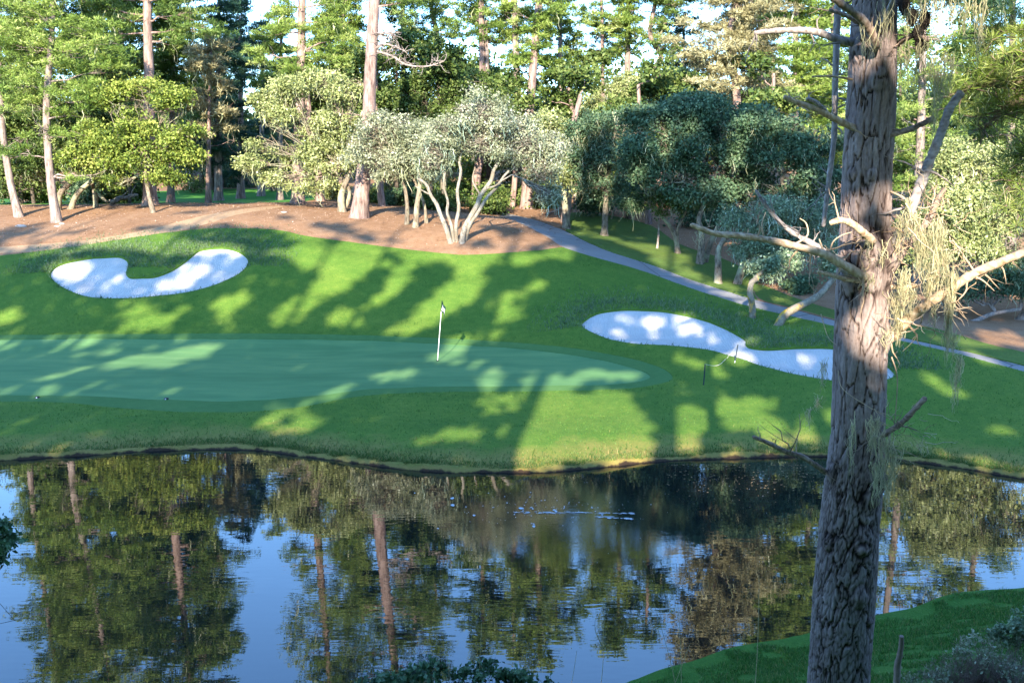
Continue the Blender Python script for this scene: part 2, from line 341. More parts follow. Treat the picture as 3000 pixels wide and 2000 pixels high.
lawn_top = spline(px([(-700,640),(-400,610),(-150,598),(0,587),(80,578),(160,568),(240,556),(320,543),(400,532),(460,526),(530,524),(600,525),(650,530),(700,541),(760,550),(850,562),(930,572),(1000,580),(1060,585),(1130,583),(1200,578),(1250,573),(1290,567)]), 4)
lt = cast(*lawn_top.T, ZB)[:, :2]
loW = cast(*lo.T, ZB)[:, :2]; k0 = np.argmin(((loW-lt[-1])**2).sum(1))
sh = FARSH.copy(); nrm = np.gradient(sh, axis=0); nrm = norm(np.stack([nrm[:, 1], -nrm[:, 0]], 1)); shin = sh+nrm*.5   # slightly into the water
LAWN = np.vstack([lt, loW[k0+1:], [[44, 26]], shin[::-1], [[-44, 36]]])
up = [(1290,492),(1330,488),(1420,498),(1500,520),(1560,560),(1650,590),(1700,612),(1740,640),(1730,670)]
hiW = cast(*hi.T, ZB)[:, :2]
i0 = np.argmin(np.abs(hi[:, 0]-1730*K)); i1 = np.argmin(np.abs(hi[:, 0]-1280*K))
VERGE = np.vstack([cast(*spline(px(up), 4).T, ZB)[:, :2], hiW[i0:i1]])
up2 = [(2060,745),(2120,748),(2200,768),(2290,795),(2352,808),(2500,845)]
j0 = np.argmin(np.abs(hi[:, 0]-2500*K)); j1 = np.argmin(np.abs(hi[:, 0]-2060*K))
VERGE2 = np.vstack([cast(*spline(px(up2), 4).T, ZB)[:, :2], hiW[j0:j1]])
VERGE3 = cast(*spline(px([(1740,652),(1830,685),(1930,715),(2040,740),(2040,764),(1930,736),(1830,709),(1745,686)]), 4, True).T, ZB)[:, :2]
TRACK = np.array([(*at(u, v, 50)[:2],) for u, v in [(0, 0)]])
TRACK = cast(*spline([(760,606),(600,630),(450,668),(300,697),(100,716),(-100,730),(-400,760),(-400,780),(-100,748),(100,736),(250,718),(420,692),(560,668),(700,628),(830,606)], 4, True).T, ZB)[:, :2]
FAIR = spline(np.array([(-33, 64.5), (-27, 62.2), (-20, 61.2), (-15, 61.5), (-13.5, 66), (-14, 76), (-18, 92), (-26, 98), (-34, 90), (-37, 76)], float), 5, True)

# final height grid: shoreline lip, scooped bunkers, shaved levels
def carve(x, y, zb):
    x = np.asarray(x, float); z = zb.copy()
    near = (np.abs(x) < 60) & (y > 5) & (y < 45)
    d = pdist(WATER, x[near], y[near]); ins = inside(WATER, x[near], y[near]); d = np.where(ins, -d, d)
    lip = .11+.05*vnoise(np.stack([x[near]*1.3, y[near]*1.3, 0*d], -1), 3)
    zz = lip+(np.maximum(z[near], .36)-lip)*sstep(0, 2.6, d)
    zz = np.where(d < 0, lip-.9*sstep(0, .45, -d)-.6*sstep(.4, 3, -d), zz); z[near] = zz
    for P, dep in ((SAND_L, .38), (SAND_R, .34)):
        m = (x > P[:, 0].min()-3) & (x < P[:, 0].max()+3) & (y > P[:, 1].min()-3) & (y < P[:, 1].max()+3)
        d = pdist(P, x[m], y[m]); ins = inside(P, x[m], y[m])
        z[m] = z[m]+np.where(ins, -dep*sstep(0, 1.6, d), .10*sstep(0, .3, d)*np.exp(-(d/.9)**2))
    return z
ZG = carve(gx, gy, ZB)
def H(x, y): return _bil(ZG, x, y)
def gxy(u, D):
    """ground point under photo column u at depth D"""
    z = 3.0
    for _ in range(4):
        x = (u-1500)/3000*(D*cp+(CAMH-z)*sp); z = float(H(x, D))
    return np.array([x, D, z])
def on(u, v, t0=8.):
    return cast(np.array([u]), np.array([v]), ZG, t0)[0]

# ------------------------------------------------------------------ one triangulation, split into the setting's regions
def dense(P, s, closed=True):
    Q = np.vstack([P, P[:1]]) if closed else P; out = []
    for a, b in zip(Q[:-1], Q[1:]):
        k = max(1, int(np.ceil(np.hypot(*(b-a))/s))); out.append(a+(b-a)*(np.arange(k)/k)[:, None])
    return np.vstack(out)
V2 = []; E2 = []
for P, s in ((WATER, .25), (SAND_L, .15), (SAND_R, .15), (COLLAR, .3), (GREEN, .3), (PATH, .3), (LAWN, .3), (VERGE, .4), (VERGE2, .4), (VERGE3, .4), (TRACK, .4), (FAIR, .8)):
    Q = dense(P, s); o_ = len(V2); V2 += Q.tolist(); E2 += [(o_+i, o_+(i+1) % len(Q)) for i in range(len(Q))]
ys = [-59.]
while ys[-1] < 188: y_ = ys[-1]; ys.append(y_+(4 if y_ < -8 else .55 if y_ < 8 else .3 if y_ < 24 else .3 if y_ < 64 else .8 if y_ < 90 else 3))
for k, y_ in enumerate(ys):
    half = 88; dx = (4 if y_ < -8 else .5 if y_ < 24 else .38 if y_ < 64 else 1.0 if y_ < 90 else 3)
    core = 10+abs(y_)*.62
    xs = np.arange(-core, core, dx)+(k % 2)*dx*.5; far_ = np.arange(core, half, 3.0)
    xs = np.concatenate([xs, far_, -far_-.1]); xs = xs[np.abs(xs) < 88.5]
    V2 += np.stack([xs, np.full_like(xs, y_)], 1).tolist()
b_ = [(-89.5, -59.8), (89.5, -59.8), (89.5, 189.5), (-89.5, 189.5)]; o_ = len(V2); V2 += b_; E2 += [(o_+i, o_+(i+1) % 4) for i in range(4)]
vo_, _, fo_, *_r = delaunay_2d_cdt([Vector(p) for p in V2], E2, [], 0, 1e-5)
TV = np.array([(p[0], p[1]) for p in vo_]); TF = np.array([f for f in fo_ if len(f) == 3], np.int64)
c_ = TV[TF].mean(1); ar = np.cross(TV[TF[:, 1]]-TV[TF[:, 0]], TV[TF[:, 2]]-TV[TF[:, 0]])
TF = np.where((ar < 0)[:, None], TF[:, ::-1], TF)
reg = np.full(len(TF), 'floor', dtype='<U8')
def put(name, poly, only=None):
    m = inside(poly, c_[:, 0], c_[:, 1])
    if only is not None: m &= (reg == only)
    reg[m] = name
put('far', FAIR); put('verge', VERGE, 'floor'); put('verge', VERGE2, 'floor'); put('verge', VERGE3, 'floor'); put('track', TRACK, 'floor'); put('lawn', LAWN); put('asphalt', PATH)
put('collar', COLLAR, 'lawn'); put('green', GREEN, 'collar'); put('sandl', SAND_L); put('sandr', SAND_R)
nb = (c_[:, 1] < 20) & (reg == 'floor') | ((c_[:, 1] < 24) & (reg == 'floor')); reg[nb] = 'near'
wd = inside(WATER, c_[:, 0], c_[:, 1]); wd &= pdist(WATER, c_[:, 0], c_[:, 1]) > .35; reg[wd] = 'bed'
TZ = carve(TV[:, 0], TV[:, 1], np.clip(rbf(TV[:, 0], TV[:, 1]), .35, 12))
TZ += .012*vnoise(np.stack([TV[:, 0]*1.7, TV[:, 1]*1.7, TV[:, 0]*0], 1), 5)
# beyond the surveyed square the ground runs on to the horizon
SET = {'floor': ('forest_floor', MT['floor']), 'far': ('fairway', MT['far']), 'verge': ('grass_verge', MT['verge']), 'track': ('dirt_track', MT['track']), 'lawn': ('lawn', MT['lawn']), 'asphalt': ('path', MT['asphalt']),
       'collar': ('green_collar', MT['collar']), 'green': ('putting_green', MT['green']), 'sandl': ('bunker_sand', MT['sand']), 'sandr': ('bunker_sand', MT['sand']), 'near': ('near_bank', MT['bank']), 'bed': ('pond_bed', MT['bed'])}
DROP = {'asphalt': -.035, 'green': -.022, 'collar': -.010, 'sandl': -.07, 'sandr': -.07, 'track': -.01}
for k, (nm, mt) in SET.items():
    F = TF[reg == k]
    if not len(F): continue
    ids, inv = np.unique(F, return_inverse=True); F2 = inv.reshape(-1, 3); z = TZ[ids]+DROP.get(k, 0)
    g = Geo(); g.add(np.column_stack([TV[ids], z]), F2, .5)
    # skirt round every region so that neighbouring levels meet in a small cut edge
    e = np.vstack([F2[:, [0, 1]], F2[:, [1, 2]], F2[:, [2, 0]]]); es = np.sort(e, 1)
    _, idx, cnt = np.unique(es, axis=0, return_index=True, return_counts=True); be = e[idx[cnt == 1]]
    if k not in ('bed',) and k not in DROP or k in ('collar',):
        top = np.column_stack([TV[ids], z]); a, b = top[be[:, 0]], top[be[:, 1]]
        dn = np.array([0, 0, -.10]); q = np.stack([a, b, b+dn, a+dn], 1).reshape(-1, 3)
        g.add(q, np.arange(len(q)).reshape(-1, 4), .5, False)
    o = g.build(nm, mt); o['kind'] = 'structure'
og = Geo()
ring = np.array([(-89.5, -59.8), (89.5, -59.8), (89.5, 189.5), (-89.5, 189.5)]); out_ = np.array([(-1500, -1500), (1500, -1500), (1500, 1500), (-1500, 1500)], float)
rz = H(ring[:, 0], ring[:, 1]); vv = np.vstack([np.column_stack([ring, rz]), np.column_stack([out_, [2, 2, 8, 8]])])
og.add(vv, [[0, 4, 5, 1], [1, 5, 6, 2], [2, 6, 7, 3], [3, 7, 4, 0]], .5); og.build('outer_ground', MT['floor'])['kind'] = 'structure'
g = Geo(); Wd = spline(WATER, 1, True)
from mathutils.geometry import tessellate_polygon
tri = tessellate_polygon([[Vector((p[0], p[1], 0)) for p in WATER]])
c0 = WATER.mean(0); WX = WATER+norm(WATER-c0)*0.0
g.add(np.column_stack([WX, np.zeros(len(WX))]), np.array([t for t in tri]), .5, False)
me_o = g.build('water', MT['water']); me_o['kind'] = 'structure'
if me_o.data.polygons[0].normal.z < 0: me_o.data.flip_normals()
# ------------------------------------------------------------------ foliage builders
FM = {
 'oak_yellow': mat_leaf('oak_leaves_yellow', [(0.037, 0.069, 0.013), (0.106, 0.163, 0.022), (0.231, 0.288, 0.050), (0.425, 0.463, 0.119)]),
 'oak_pale': mat_leaf('oak_leaves_pale', [(0.078, 0.104, 0.039), (0.195, 0.234, 0.078), (0.351, 0.390, 0.156), (0.585, 0.611, 0.325)]),
 'oak_grey': mat_leaf('oak_leaves_grey', [(0.086, 0.103, 0.063), (0.184, 0.213, 0.121), (0.310, 0.333, 0.218), (0.552, 0.564, 0.425)]),
 'oak_dark': mat_leaf('oak_leaves_dark', [(.022, .044, .012), (.055, .100, .020), (.115, .165, .038), (.22, .26, .08)]),
 'oak_teal': mat_leaf('oak_leaves_teal', [(.022, .050, .026), (.055, .110, .052), (.105, .175, .090), (.20, .27, .15)]),
 'oak_mist': mat_leaf('oak_leaves_mist', [(.075, .125, .065), (.15, .22, .12), (.24, .32, .19), (.37, .44, .30)]),
 'pine_bright': mat_leaf('pine_needles_bright', [(.035, .075, .014), (.115, .190, .030), (.225, .305, .062), (.42, .48, .17)], .2),
 'pine_mid': mat_leaf('pine_needles_mid', [(.024, .056, .014), (.075, .140, .025), (.160, .240, .052), (.33, .40, .13)], .2),
 'pine_dark': mat_leaf('pine_needles_dark', [(0.010, 0.031, 0.019), (0.022, 0.066, 0.038), (0.048, 0.114, 0.062), (0.096, 0.180, 0.096)], .15),
 'pine_tan': mat_leaf('pine_needles_tan', [(0.110, 0.099, 0.044), (0.231, 0.209, 0.099), (0.374, 0.341, 0.187), (0.550, 0.517, 0.319)], .2),
 'lichen': mat_leaf('lichen_strands', [(.22, .27, .15), (.36, .40, .24), (.50, .52, .33), (.62, .62, .43)], .25, .9, .05),
 'lichen_blue': mat_leaf('lichen_strands_green', [(.20, .31, .25), (.33, .45, .36), (.45, .56, .45), (.58, .66, .54)], .25, .9, .05),
 'bush': mat_leaf('bush_leaves', [(.015, .040, .018), (.040, .095, .040), (.085, .17, .08), (.18, .28, .16)]),
}
BK = {
 'pine': mat_bark('pine_bark', (.085, .062, .056), (.34, .275, .245), 7, .22),
 'pine_red': mat_bark('pine_bark_reddish', (.10, .062, .052), (.34, .245, .215), 6, .22),
 'oak': mat_bark('oak_bark', (.055, .042, .030), (.27, .225, .17), 8, .45, (.30, .30, .20)),
 'white': mat_bark('oak_bark_pale', (.09, .075, .06), (.34, .31, .26), 9, .5, (.20, .17, .13)),
 'dark': mat_bark('bark_dark', (.030, .024, .020), (.12, .095, .075), 8, .4),
 'gold': mat_bark('bark_yellow_lichen', (.12, .10, .07), (.28, .24, .18), 6, .7, (.62, .36, .01)),
 'grey': mat_bark('twig_grey', (.14, .11, .10), (.36, .30, .27), 10, .6),
}
def rdir(rng, n): return norm(rng.normal(size=(n, 3)))
def leaf_cards(G, C, size, rng, tint, out=None, asp=.62):
    """diamond leaves at C, random facing, leaning outward"""
    n = len(C); nn = rdir(rng, n)
    if out is not None: nn = norm(nn+out*.8)
    a = norm(np.cross(nn, rdir(rng, n))); b = np.cross(nn, a); s = size[:, None]
    V = np.stack([C-a*s, C-b*s*asp, C+a*s, C+b*s*asp], 1)
    V[:, 1] += nn*s*.18; V[:, 3] += nn*s*.18
    G.add(V.reshape(-1, 3), np.arange(4*n).reshape(-1, 4), np.repeat(tint, 4), False)
FOL = 9.5; PFOL = 170
def oak_clumps(G, blobs, dens, rng, size=.085, sub=.38, per=30, kid=True):
    """blobs: list of (centre, radii). Leaves sit in many small clumps spread through the volume, mostly near the outside."""
    tips = []
    kids = []
    for c, r in blobs:                       # smaller lobes break up the outline
        for _ in range(5 if kid else 0):
            d = rdir(rng, 1)[0]; d[2] = abs(d[2])*.9-.25; kids.append((c+norm(d)*r*rng.uniform(.75, 1.1), r*rng.uniform(.28, .5)))
    for c, r in [(c, r*.93) for c, r in blobs]+kids:
        vol = r[0]*r[1]*r[2]; nc = int(dens*FOL*vol**(2/3.)/sub**2)+6
        d = rdir(rng, nc); rad = rng.uniform(.25, 1, nc)**.45
        lump = 1+.38*vnoise(d*2.6+c*.7, 11)[:, None]
        cc = c+d*rad[:, None]*r*lump
        ok = vnoise(cc*.85, 21)+.35*vnoise(cc*2.1, 22) > -.24; cc = cc[ok]; d = d[ok]; nc = len(cc)
        k = rng.integers(int(per*.5), int(per*1.5), nc); idx = np.repeat(np.arange(nc), k); m = len(idx)
        sr = sub*rng.uniform(.6, 1.35, nc)
        off = rng.normal(size=(m, 3))*np.array([.55, .55, .36])*sr[idx][:, None]
        P = cc[idx]+off; t0 = np.clip(rng.normal(.48, .15, nc)+rng.normal(0, .10), .05, .95)
        hi_ = off[:, 2]/(sr[idx]+1e-6)*.10
        t = np.clip(t0[idx]+rng.normal(0, .17, m)+hi_, 0, 1)
        outw = norm(d[idx]*.7+np.array([0, 0, .8])+off*.6)
        leaf_cards(G, P, rng.uniform(.45, 1.5, m)*size, rng, t, outw)
        tips.append(cc)
    return np.vstack(tips)
def pine_tufts(G, C, rng, L_=.26, k=8, w=.028, t0=None, up=.45):
    """star-shaped needle tufts"""
    n = len(C)
    if t0 is None: t0 = np.clip(rng.normal(.48, .2, n), 0, 1)
    idx = np.repeat(np.arange(n), k); m = len(idx)
    d = norm(rdir(rng, m)*np.array([1, 1, .8])+np.array([0, 0, up])); ln = L_*rng.uniform(.6, 1.25, m)[:, None]
    s = norm(np.cross(d, rdir(rng, m)))*w*rng.uniform(.7, 1.4, m)[:, None]
    base = C[idx]+d*ln*.08; mid = C[idx]+d*ln*.55
    V = np.stack([base, mid-s, C[idx]+d*ln, mid+s], 1)
    t = np.clip(t0[idx]+rng.normal(0, .12, m), 0, 1)
    G.add(V.reshape(-1, 3), np.arange(4*m).reshape(-1, 4), np.repeat(t, 4), False)
def pine_pads(G, blobs, dens, rng, L_=.26, k=9, w=.024):
    tips = []
    for c, r in blobs:
        vol = r[0]*r[1]*r[2]; r = r*1.25; vol *= 2; nc = int(dens*PFOL*vol**(2/3.)*.63)+6
        ns = max(3, int(nc/16)); sc_ = c+rdir(rng, ns)*(rng.uniform(.1, 1, ns)**.5)[:, None]*r
        st = np.clip(rng.normal(.5, .16, ns), .1, .9)
        i = rng.integers(0, ns, nc); sr = .30*np.mean(r)**.5
        P = sc_[i]+rng.normal(size=(nc, 3))*np.array([1.15, 1.15, .32])*sr*.85
        pine_tufts(G, P, rng, L_, k, w, np.clip(st[i]+rng.normal(0, .1, nc), 0, 1)); tips.append(sc_)
    return np.vstack(tips)
def strands(G, A, rng, l0=.3, l1=1.0, w=.022, per=3, sway=.16, seg=4):
    """hanging ribbons of lichen from the anchors A"""
    A = np.repeat(A, per, 0)+rng.normal(size=(len(A)*per, 3))*np.array([.10, .10, .04]); n = len(A)
    ln = rng.uniform(l0, l1, n)*rng.uniform(.5, 1, n); th = rng.uniform(0, np.pi, n); side = np.stack([np.cos(th), np.sin(th), 0*th], 1)
    drift = rng.normal(size=(n, 3))*sway; drift[:, 2] = 0; t = rng.uniform(0, 1, n)
    rows = []
    for j in range(seg+1):
        q = j/seg; c = A+np.array([0, 0, -1])*(ln*q)[:, None]+drift*q*2*ln[:, None]+rng.normal(size=(n, 3))*np.array([1, 1, .3])*(.07*ln[:, None])*(q > 0)
        ww = w*(1-q*.85)*rng.uniform(.7, 1.3, n)*(1 if j else .6); rows.append((c-side*ww[:, None], c+side*ww[:, None]))
    V = np.stack([x for r_ in rows for x in r_], 1)
    F = np.concatenate([np.stack([np.arange(n)*2*(seg+1)+2*j+a for a in (0, 1, 3, 2)], 1) for j in range(seg)])
    G.add(V.reshape(-1, 3), F, np.repeat(t, 2*(seg+1)), False)
def limb(G, a, b, r0, r1, rng, bow=.12, seg=5, n=6, tint=.5):
    q = np.linspace(0, 1, n)[:, None]; Ln = np.linalg.norm(b-a)
    mid = rng.normal(size=3)*bow*Ln; mid[2] = -abs(mid[2])*.3+bow*Ln*.3
    P = a+(b-a)*q+mid*(4*q*(1-q))*.6+np.vstack([np.zeros(3), rng.normal(size=(n-2, 3))*.03*Ln, np.zeros(3)])
    tube(G, P, np.linspace(r0, r1, n), seg, tint); return P
def Wb(bl, D, dep=1.0):
    """(u,v,ru,rv[,dD]) in photo pixels -> centre and radii in metres at depth D"""
    out = []
    for q in bl:
        u, v, ru, rv = q[:4]; d = D+(q[4] if len(q) > 4 else 0); s = d/2960.
        out.append((at(u, v, d), np.array([ru*s, max(min(ru, rv*1.6)*s*dep, .5), rv*s])))
    return out
NAMES = {'pine': ('pine_tree', 'pine tree'), 'oak': ('oak_tree', 'oak tree')}
def oak(label, D, stems, blobs, leaf, bark='oak', dens=1.0, size=.085, seed=1, lich=0, lich_m='lichen', lr=(.3, 1.1), per=30, sub=.38, twig=1.0, group='live oaks at the edge of the wood', cat='oak tree', name='oak_tree', air=False):
    """stems: list of (pixel path, base radius m); first point is snapped to the ground"""
    rng = np.random.default_rng(seed); B = Wb(blobs, D, .8)
    u0 = stems[0][0][0][0]; base = gxy(u0, D) if len(stems[0][0][0]) == 2 else on(*stems[0][0][0][:2])
    t = empty(name, base, label, cat, group)
    G = Geo(); Tops = []
    for path, r in stems:
        P = [np.array(at(q[0], q[1], D+(q[2] if len(q) > 2 else 0))) for q in path]
        g0 = gxy(path[0][0], D+(path[0][2] if len(path[0]) > 2 else 0)); low_ = not air or path[0][1] > 690
        if low_: P[0] = g0-np.array([0, 0, .15])
        P = spline(P, 6); nn = len(P); rr = np.linspace(1, .5, nn)*r; rr[:3] *= np.array([1.45, 1.2, 1.08]) if low_ else 1.
        tube(G, P, rr, 10, .5, .07, rng); Tops.append((P[-1], rr[-1])); Tops.append((P[int(nn*.7)], rr[int(nn*.7)]))
    for c, r in B:
        e = min(Tops, key=lambda q: np.linalg.norm(q[0]-c)); P = limb(G, e[0], c, max(e[1]*.62, .03), .02, rng, .10, 6, 7)
        for _ in range(int(7*twig)):
            a = P[rng.integers(2, 7)]; b = c+rdir(rng, 1)[0]*r*rng.uniform(.6, 1.0)
            Q = limb(G, a, b, .035, .012, rng, .12, 4, 5)
            for _ in range(int(3*twig)):
                limb(G, Q[rng.integers(1, 5)], c+rdir(rng, 1)[0]*r*rng.uniform(.7, 1.08), .016, .006, rng, .12, 3, 4)
    G.build('trunk', BK[bark], t)
    C = Geo(); tips = oak_clumps(C, B, dens, rng, size*.80, sub*1.04, int(per*1.5)); C.build('crown', FM[leaf], t)
    if lich:
        low = tips[rng.permutation(len(tips))[:int(len(tips)*lich)]]; Lg = Geo(); strands(Lg, low, rng, *lr); Lg.build('hanging_lichen', FM[lich_m], t)['kind'] = 'stuff'
    return t
def pine(label, D, path, r, pads, leaf='pine_mid', bark='pine', dens=1.0, seed=1, lich=0, auto=None, L_=.26, group='tall pines of the wood', bare=0, name='pine_tree', w=.030, lich_m='lichen'):
    """path: trunk pixels from the base up; pads: foliage pads in pixels; auto=(v_low, v_top, half width px, n) adds whorls"""
    rng = np.random.default_rng(seed)
    P = [gxy(path[0][0], D)-np.array([0, 0, .15])]+[at(u, v, D) for u, v in path[1:]]
    base = gxy(path[0][0], D); t = empty(name, base, label, 'pine tree', group)
    P = spline(P, 8); nn = len(P); zz = P[:, 2]-P[0, 2]; rr = r*(1-.62*zz/zz.max()); rr = rr*(1+.55*np.exp(-zz/.5))
    G = Geo(); tube(G, P, rr, 12, .5, .05, rng)
    bl = list(pads)
    if auto:
        v0, v1, hw, n_ = auto
        for i in range(n_):
            q = (i+rng.uniform(0, .8))/n_; v = v0+(v1-v0)*q; ww = hw*(1-.55*q)*rng.uniform(.35, 1)
            j = np.argmin(np.abs(pix(P)[1]-v)); u = pix(P)[0][j]; sd = rng.choice([-1, 1])
            s_ = D/2960; bl.append((u+sd*ww*rng.uniform(.1, .9), v+rng.uniform(-12, 12), hw*rng.uniform(.34, .62), hw*rng.uniform(.17, .30), rng.uniform(-1, 1)*ww*s_))
    B = Wb(bl, D, 1.0)
    for c, rad in B:
        tgt = c[2]-np.linalg.norm((c-P[0])[:2])*.12; j = int(np.clip(np.argmin(np.abs(P[:, 2]-tgt)), 2, nn-1))
        Q = limb(G, P[j], c, max(rr[j]*.32, .025), .012, rng, .08, 5, 6)
        for _ in range(5): limb(G, Q[rng.integers(2, 6)], c+rdir(rng, 1)[0]*rad*.9, .018, .006, rng, .1, 3, 4)
    for _ in range(bare):                      # dead lower branches
        j = rng.integers(int(nn*.25), int(nn*.9)); d = rdir(rng, 1)[0]; d[2] = abs(d[2])*.3+.1; ln = rng.uniform(.8, 2.2)
        Q = limb(G, P[j], P[j]+d*ln, .03, .008, rng, .1, 4, 6)
        for _ in range(4): limb(G, Q[rng.integers(2, 6)], Q[-1]+rdir(rng, 1)[0]*ln*.45, .012, .004, rng, .15, 3, 4)
    G.build('trunk', BK[bark], t)
    if B:
        C = Geo(); tips = pine_pads(C, B, dens, rng, L_, 14, w*.56); C.build('crown', FM[leaf], t)
        if lich:
            low = tips[rng.permutation(len(tips))[:max(3, int(len(tips)*lich))]]; Lg = Geo(); strands(Lg, low, rng, .4, 1.5, .035, 2); Lg.build('hanging_lichen', FM[lich_m], t)['kind'] = 'stuff'
    return t
# ------------------------------------------------------------------ the wood behind the green: front row
oak('yellow-green live oak in front of the thick bare pine trunk, far left of the green', 54, [([(450, 600), (430, 540), (425, 480)], .13)],
    [(340, 420, 60, 45), (420, 270, 70, 35), (350, 300, 50, 35), (500, 310, 55, 45), (540, 390, 45, 40), (470, 420, 70, 55), (400, 360, 60, 45), (400, 480, 60, 35), (290, 460, 55, 35), (250, 395, 45, 30), (230, 470, 40, 28), (550, 455, 35, 28), (480, 525, 40, 22), (360, 535, 35, 18)], 'oak_yellow', seed=11, lich=.05)
oak('leaning live oak with a pale curved trunk, second from the left edge', 57.5, [([(168, 610), (175, 570), (200, 540), (222, 520)], .20)],
    [(120, 480, 90, 50), (230, 440, 70, 50), (60, 520, 60, 40)], 'oak_dark', seed=12, lich=.25, dens=.8)
oak('live oak whose grey trunk bows to the right beside the pale curved one', 58, [([(205, 612), (225, 570), (262, 535), (280, 520)], .18)],
    [(270, 460, 80, 50), (330, 520, 50, 35), (200, 390, 80, 50)], 'oak_dark', seed=13, lich=.1)
oak('forked live oak with a sawn stub, right of the two bowed trunks', 58.5, [([(282, 610), (276, 560), (268, 530), (270, 505)], .14), ([(278, 600, .3), (285, 572, .2), (300, 580, 0), (314, 592, -.3)], .13)],
    [(300, 430, 60, 50), (250, 340, 60, 45)], 'oak_dark', seed=14, lich=.15)
pine('thin leaning pine at the far left edge of the picture', 55.5, [(57, 655), (30, 530), (10, 400), (0, 250), (-8, 0), (-12, -260), (-14, -440)], .20,
     [(10, 430, 40, 22), (20, 330, 50, 30), (-20, 250, 60, 40), (40, 200, 60, 35), (0, 100, 70, 40), (30, 0, 80, 50), (-30, -80, 80, 50), (30, -160, 70, 50), (0, -240, 60, 40), (-40, -300, 60, 40), (30, -360, 60, 35), (-10, -420, 50, 30)], 'pine_mid', seed=21, bare=5, lich=.1)
pine('slim pine with dense bright needles between the leaning edge pine and the oaks', 54, [(167, 657), (150, 540), (140, 420), (137, 300), (150, 120), (160, -150), (166, -330), (168, -430)], .23,
     [(230, 515, 35, 18), (310, 500, 25, 22), (200, 400, 45, 22), (130, 390, 45, 25), (60, 450, 40, 18), (60, 60, 70, 40), (160, 40, 80, 40), (250, 90, 80, 40), (90, 150, 90, 40), (210, 170, 90, 40), (300, 210, 60, 30), (60, 250, 80, 40), (180, 260, 80, 40), (280, 300, 60, 30), (100, 320, 80, 30), (220, 340, 60, 28), (40, 130, 60, 50), (320, 130, 50, 40), (160, -60, 90, 50), (120, -140, 70, 40), (20, -230, 70, 40), (60, -320, 70, 40), (240, -380, 70, 40), (280, -260, 70, 35), (320, -330, 60, 30), (60, -120, 70, 40), (210, -170, 80, 40), (110, -230, 80, 40), (200, -290, 70, 40), (140, -360, 70, 40)],
     'pine_bright', dens=1.1, seed=22, bare=6, lich=.12)
pine('tall thick pine with a pinkish bare trunk and flared root, left of the far fairway', 58, [(440, 600), (438, 520), (438, 440), (437, 220), (433, 100), (431, -60), (428, -250), (427, -400)], .36,
     [(330, -10, 70, 35), (250, 20, 50, 30), (540, 40, 60, 35), (600, 80, 50, 30), (520, 110, 40, 25), (360, 60, 40, 20), (490, -60, 80, 40), (370, -130, 80, 40), (480, -180, 80, 40), (420, -250, 70, 40), (350, -220, 80, 40), (500, -290, 70, 40), (400, -340, 80, 45), (430, -410, 70, 35), (540, -230, 60, 35), (300, -280, 60, 35), (330, -370, 60, 30), (520, -370, 60, 30), (480, -440, 60, 30), (380, -470, 50, 25), (350, 100, 30, 25), (560, -20, 60, 35)], 'pine_mid', 'pine_red', seed=23, bare=3, lich=.35)
pine('tall pine with a pale trunk foot beside the far fairway', 60, [(872, 602), (876, 400), (882, 200), (885, 0), (888, -180), (890, -330), (892, -480)], .34,
     [(800, 20, 50, 30), (960, 60, 60, 35), (1000, 120, 50, 35), (930, 150, 55, 35), (860, 190, 50, 30), (1010, 200, 50, 30), (820, 100, 50, 30), (780, 160, 40, 28), (940, 220, 60, 30), (870, -60, 70, 35), (960, -100, 60, 35), (830, -150, 60, 35), (980, 10, 40, 25), (900, -210, 80, 40), (960, -260, 60, 40), (850, -290, 60, 40), (900, -350, 60, 35), (960, -360, 60, 35), (840, -400, 60, 35), (930, -450, 60, 35), (780, -230, 45, 30)], 'pine_bright', 'pine_red', seed=24, lich=.2)
oak('big pale dome-shaped live oak to the left of the reddish pine trunk', 55, [([(1003, 625), (1000, 570), (1020, 520)], .24), ([(1006, 622, .3), (1024, 560, .2), (985, 505, 0)], .13)],
    [(860, 270, 65, 38), (950, 235, 60, 34), (1020, 270, 50, 45), (820, 340, 60, 40), (900, 360, 80, 50), (990, 370, 70, 55), (790, 420, 60, 38), (870, 450, 80, 40), (970, 470, 70, 45), (745, 480, 38, 26), (830, 520, 60, 25), (910, 540, 50, 25), (1030, 460, 45, 40), (770, 300, 30, 20)], 'oak_pale', seed=15, lich=.35, size=.08)
P9 = pine('massive reddish pine trunk with fluted foot left of the pale many-stemmed oak', 53, [(1052, 640), (1062, 540), (1072, 430), (1080, 340), (1086, 200), (1097, 0), (1108, -140), (1115, -300), (1120, -430), (1122, -540)], .40,
     [(1180, 10, 60, 30), (1010, -20, 60, 30), (1230, -40, 60, 35), (1080, -110, 90, 40), (1190, -150, 80, 40), (1010, -190, 70, 40), (1120, -260, 90, 45), (1220, -250, 70, 40), (1020, -320, 70, 40), (1180, -350, 80, 45), (1090, -420, 80, 40), (980, -270, 60, 35), (1260, -140, 50, 30), (1160, -480, 70, 40), (1050, -500, 60, 35), (960, -380, 50, 30)], 'pine_mid', 'pine_red', seed=25, bare=4, lich=.2)
oak('grey lichen-hung oak behind the reddish pine trunk', 51.2, [([(1192, 642), (1192, 590), (1180, 520)], .13), ([(1250, 645, .3), (1240, 590, .2), (1200, 500)], .1)],
    [(1100, 380, 70, 45), (1190, 385, 80, 50), (1130, 460, 90, 45), (1230, 450, 70, 50), (1060, 430, 50, 35), (1170, 510, 50, 22)], 'oak_grey', seed=16, lich=.4, lr=(.3, 1.0), size=.07, twig=2.5, dens=.7)
oak('slender brown-stemmed oak just left of the pale many-stemmed one', 50.5, [([(1217, 650), (1222, 600), (1230, 540), (1225, 480)], .15)],
    [(1250, 420, 50, 35), (1270, 500, 40, 35)], 'oak_grey', seed=161, lich=.4, size=.07, dens=.8)
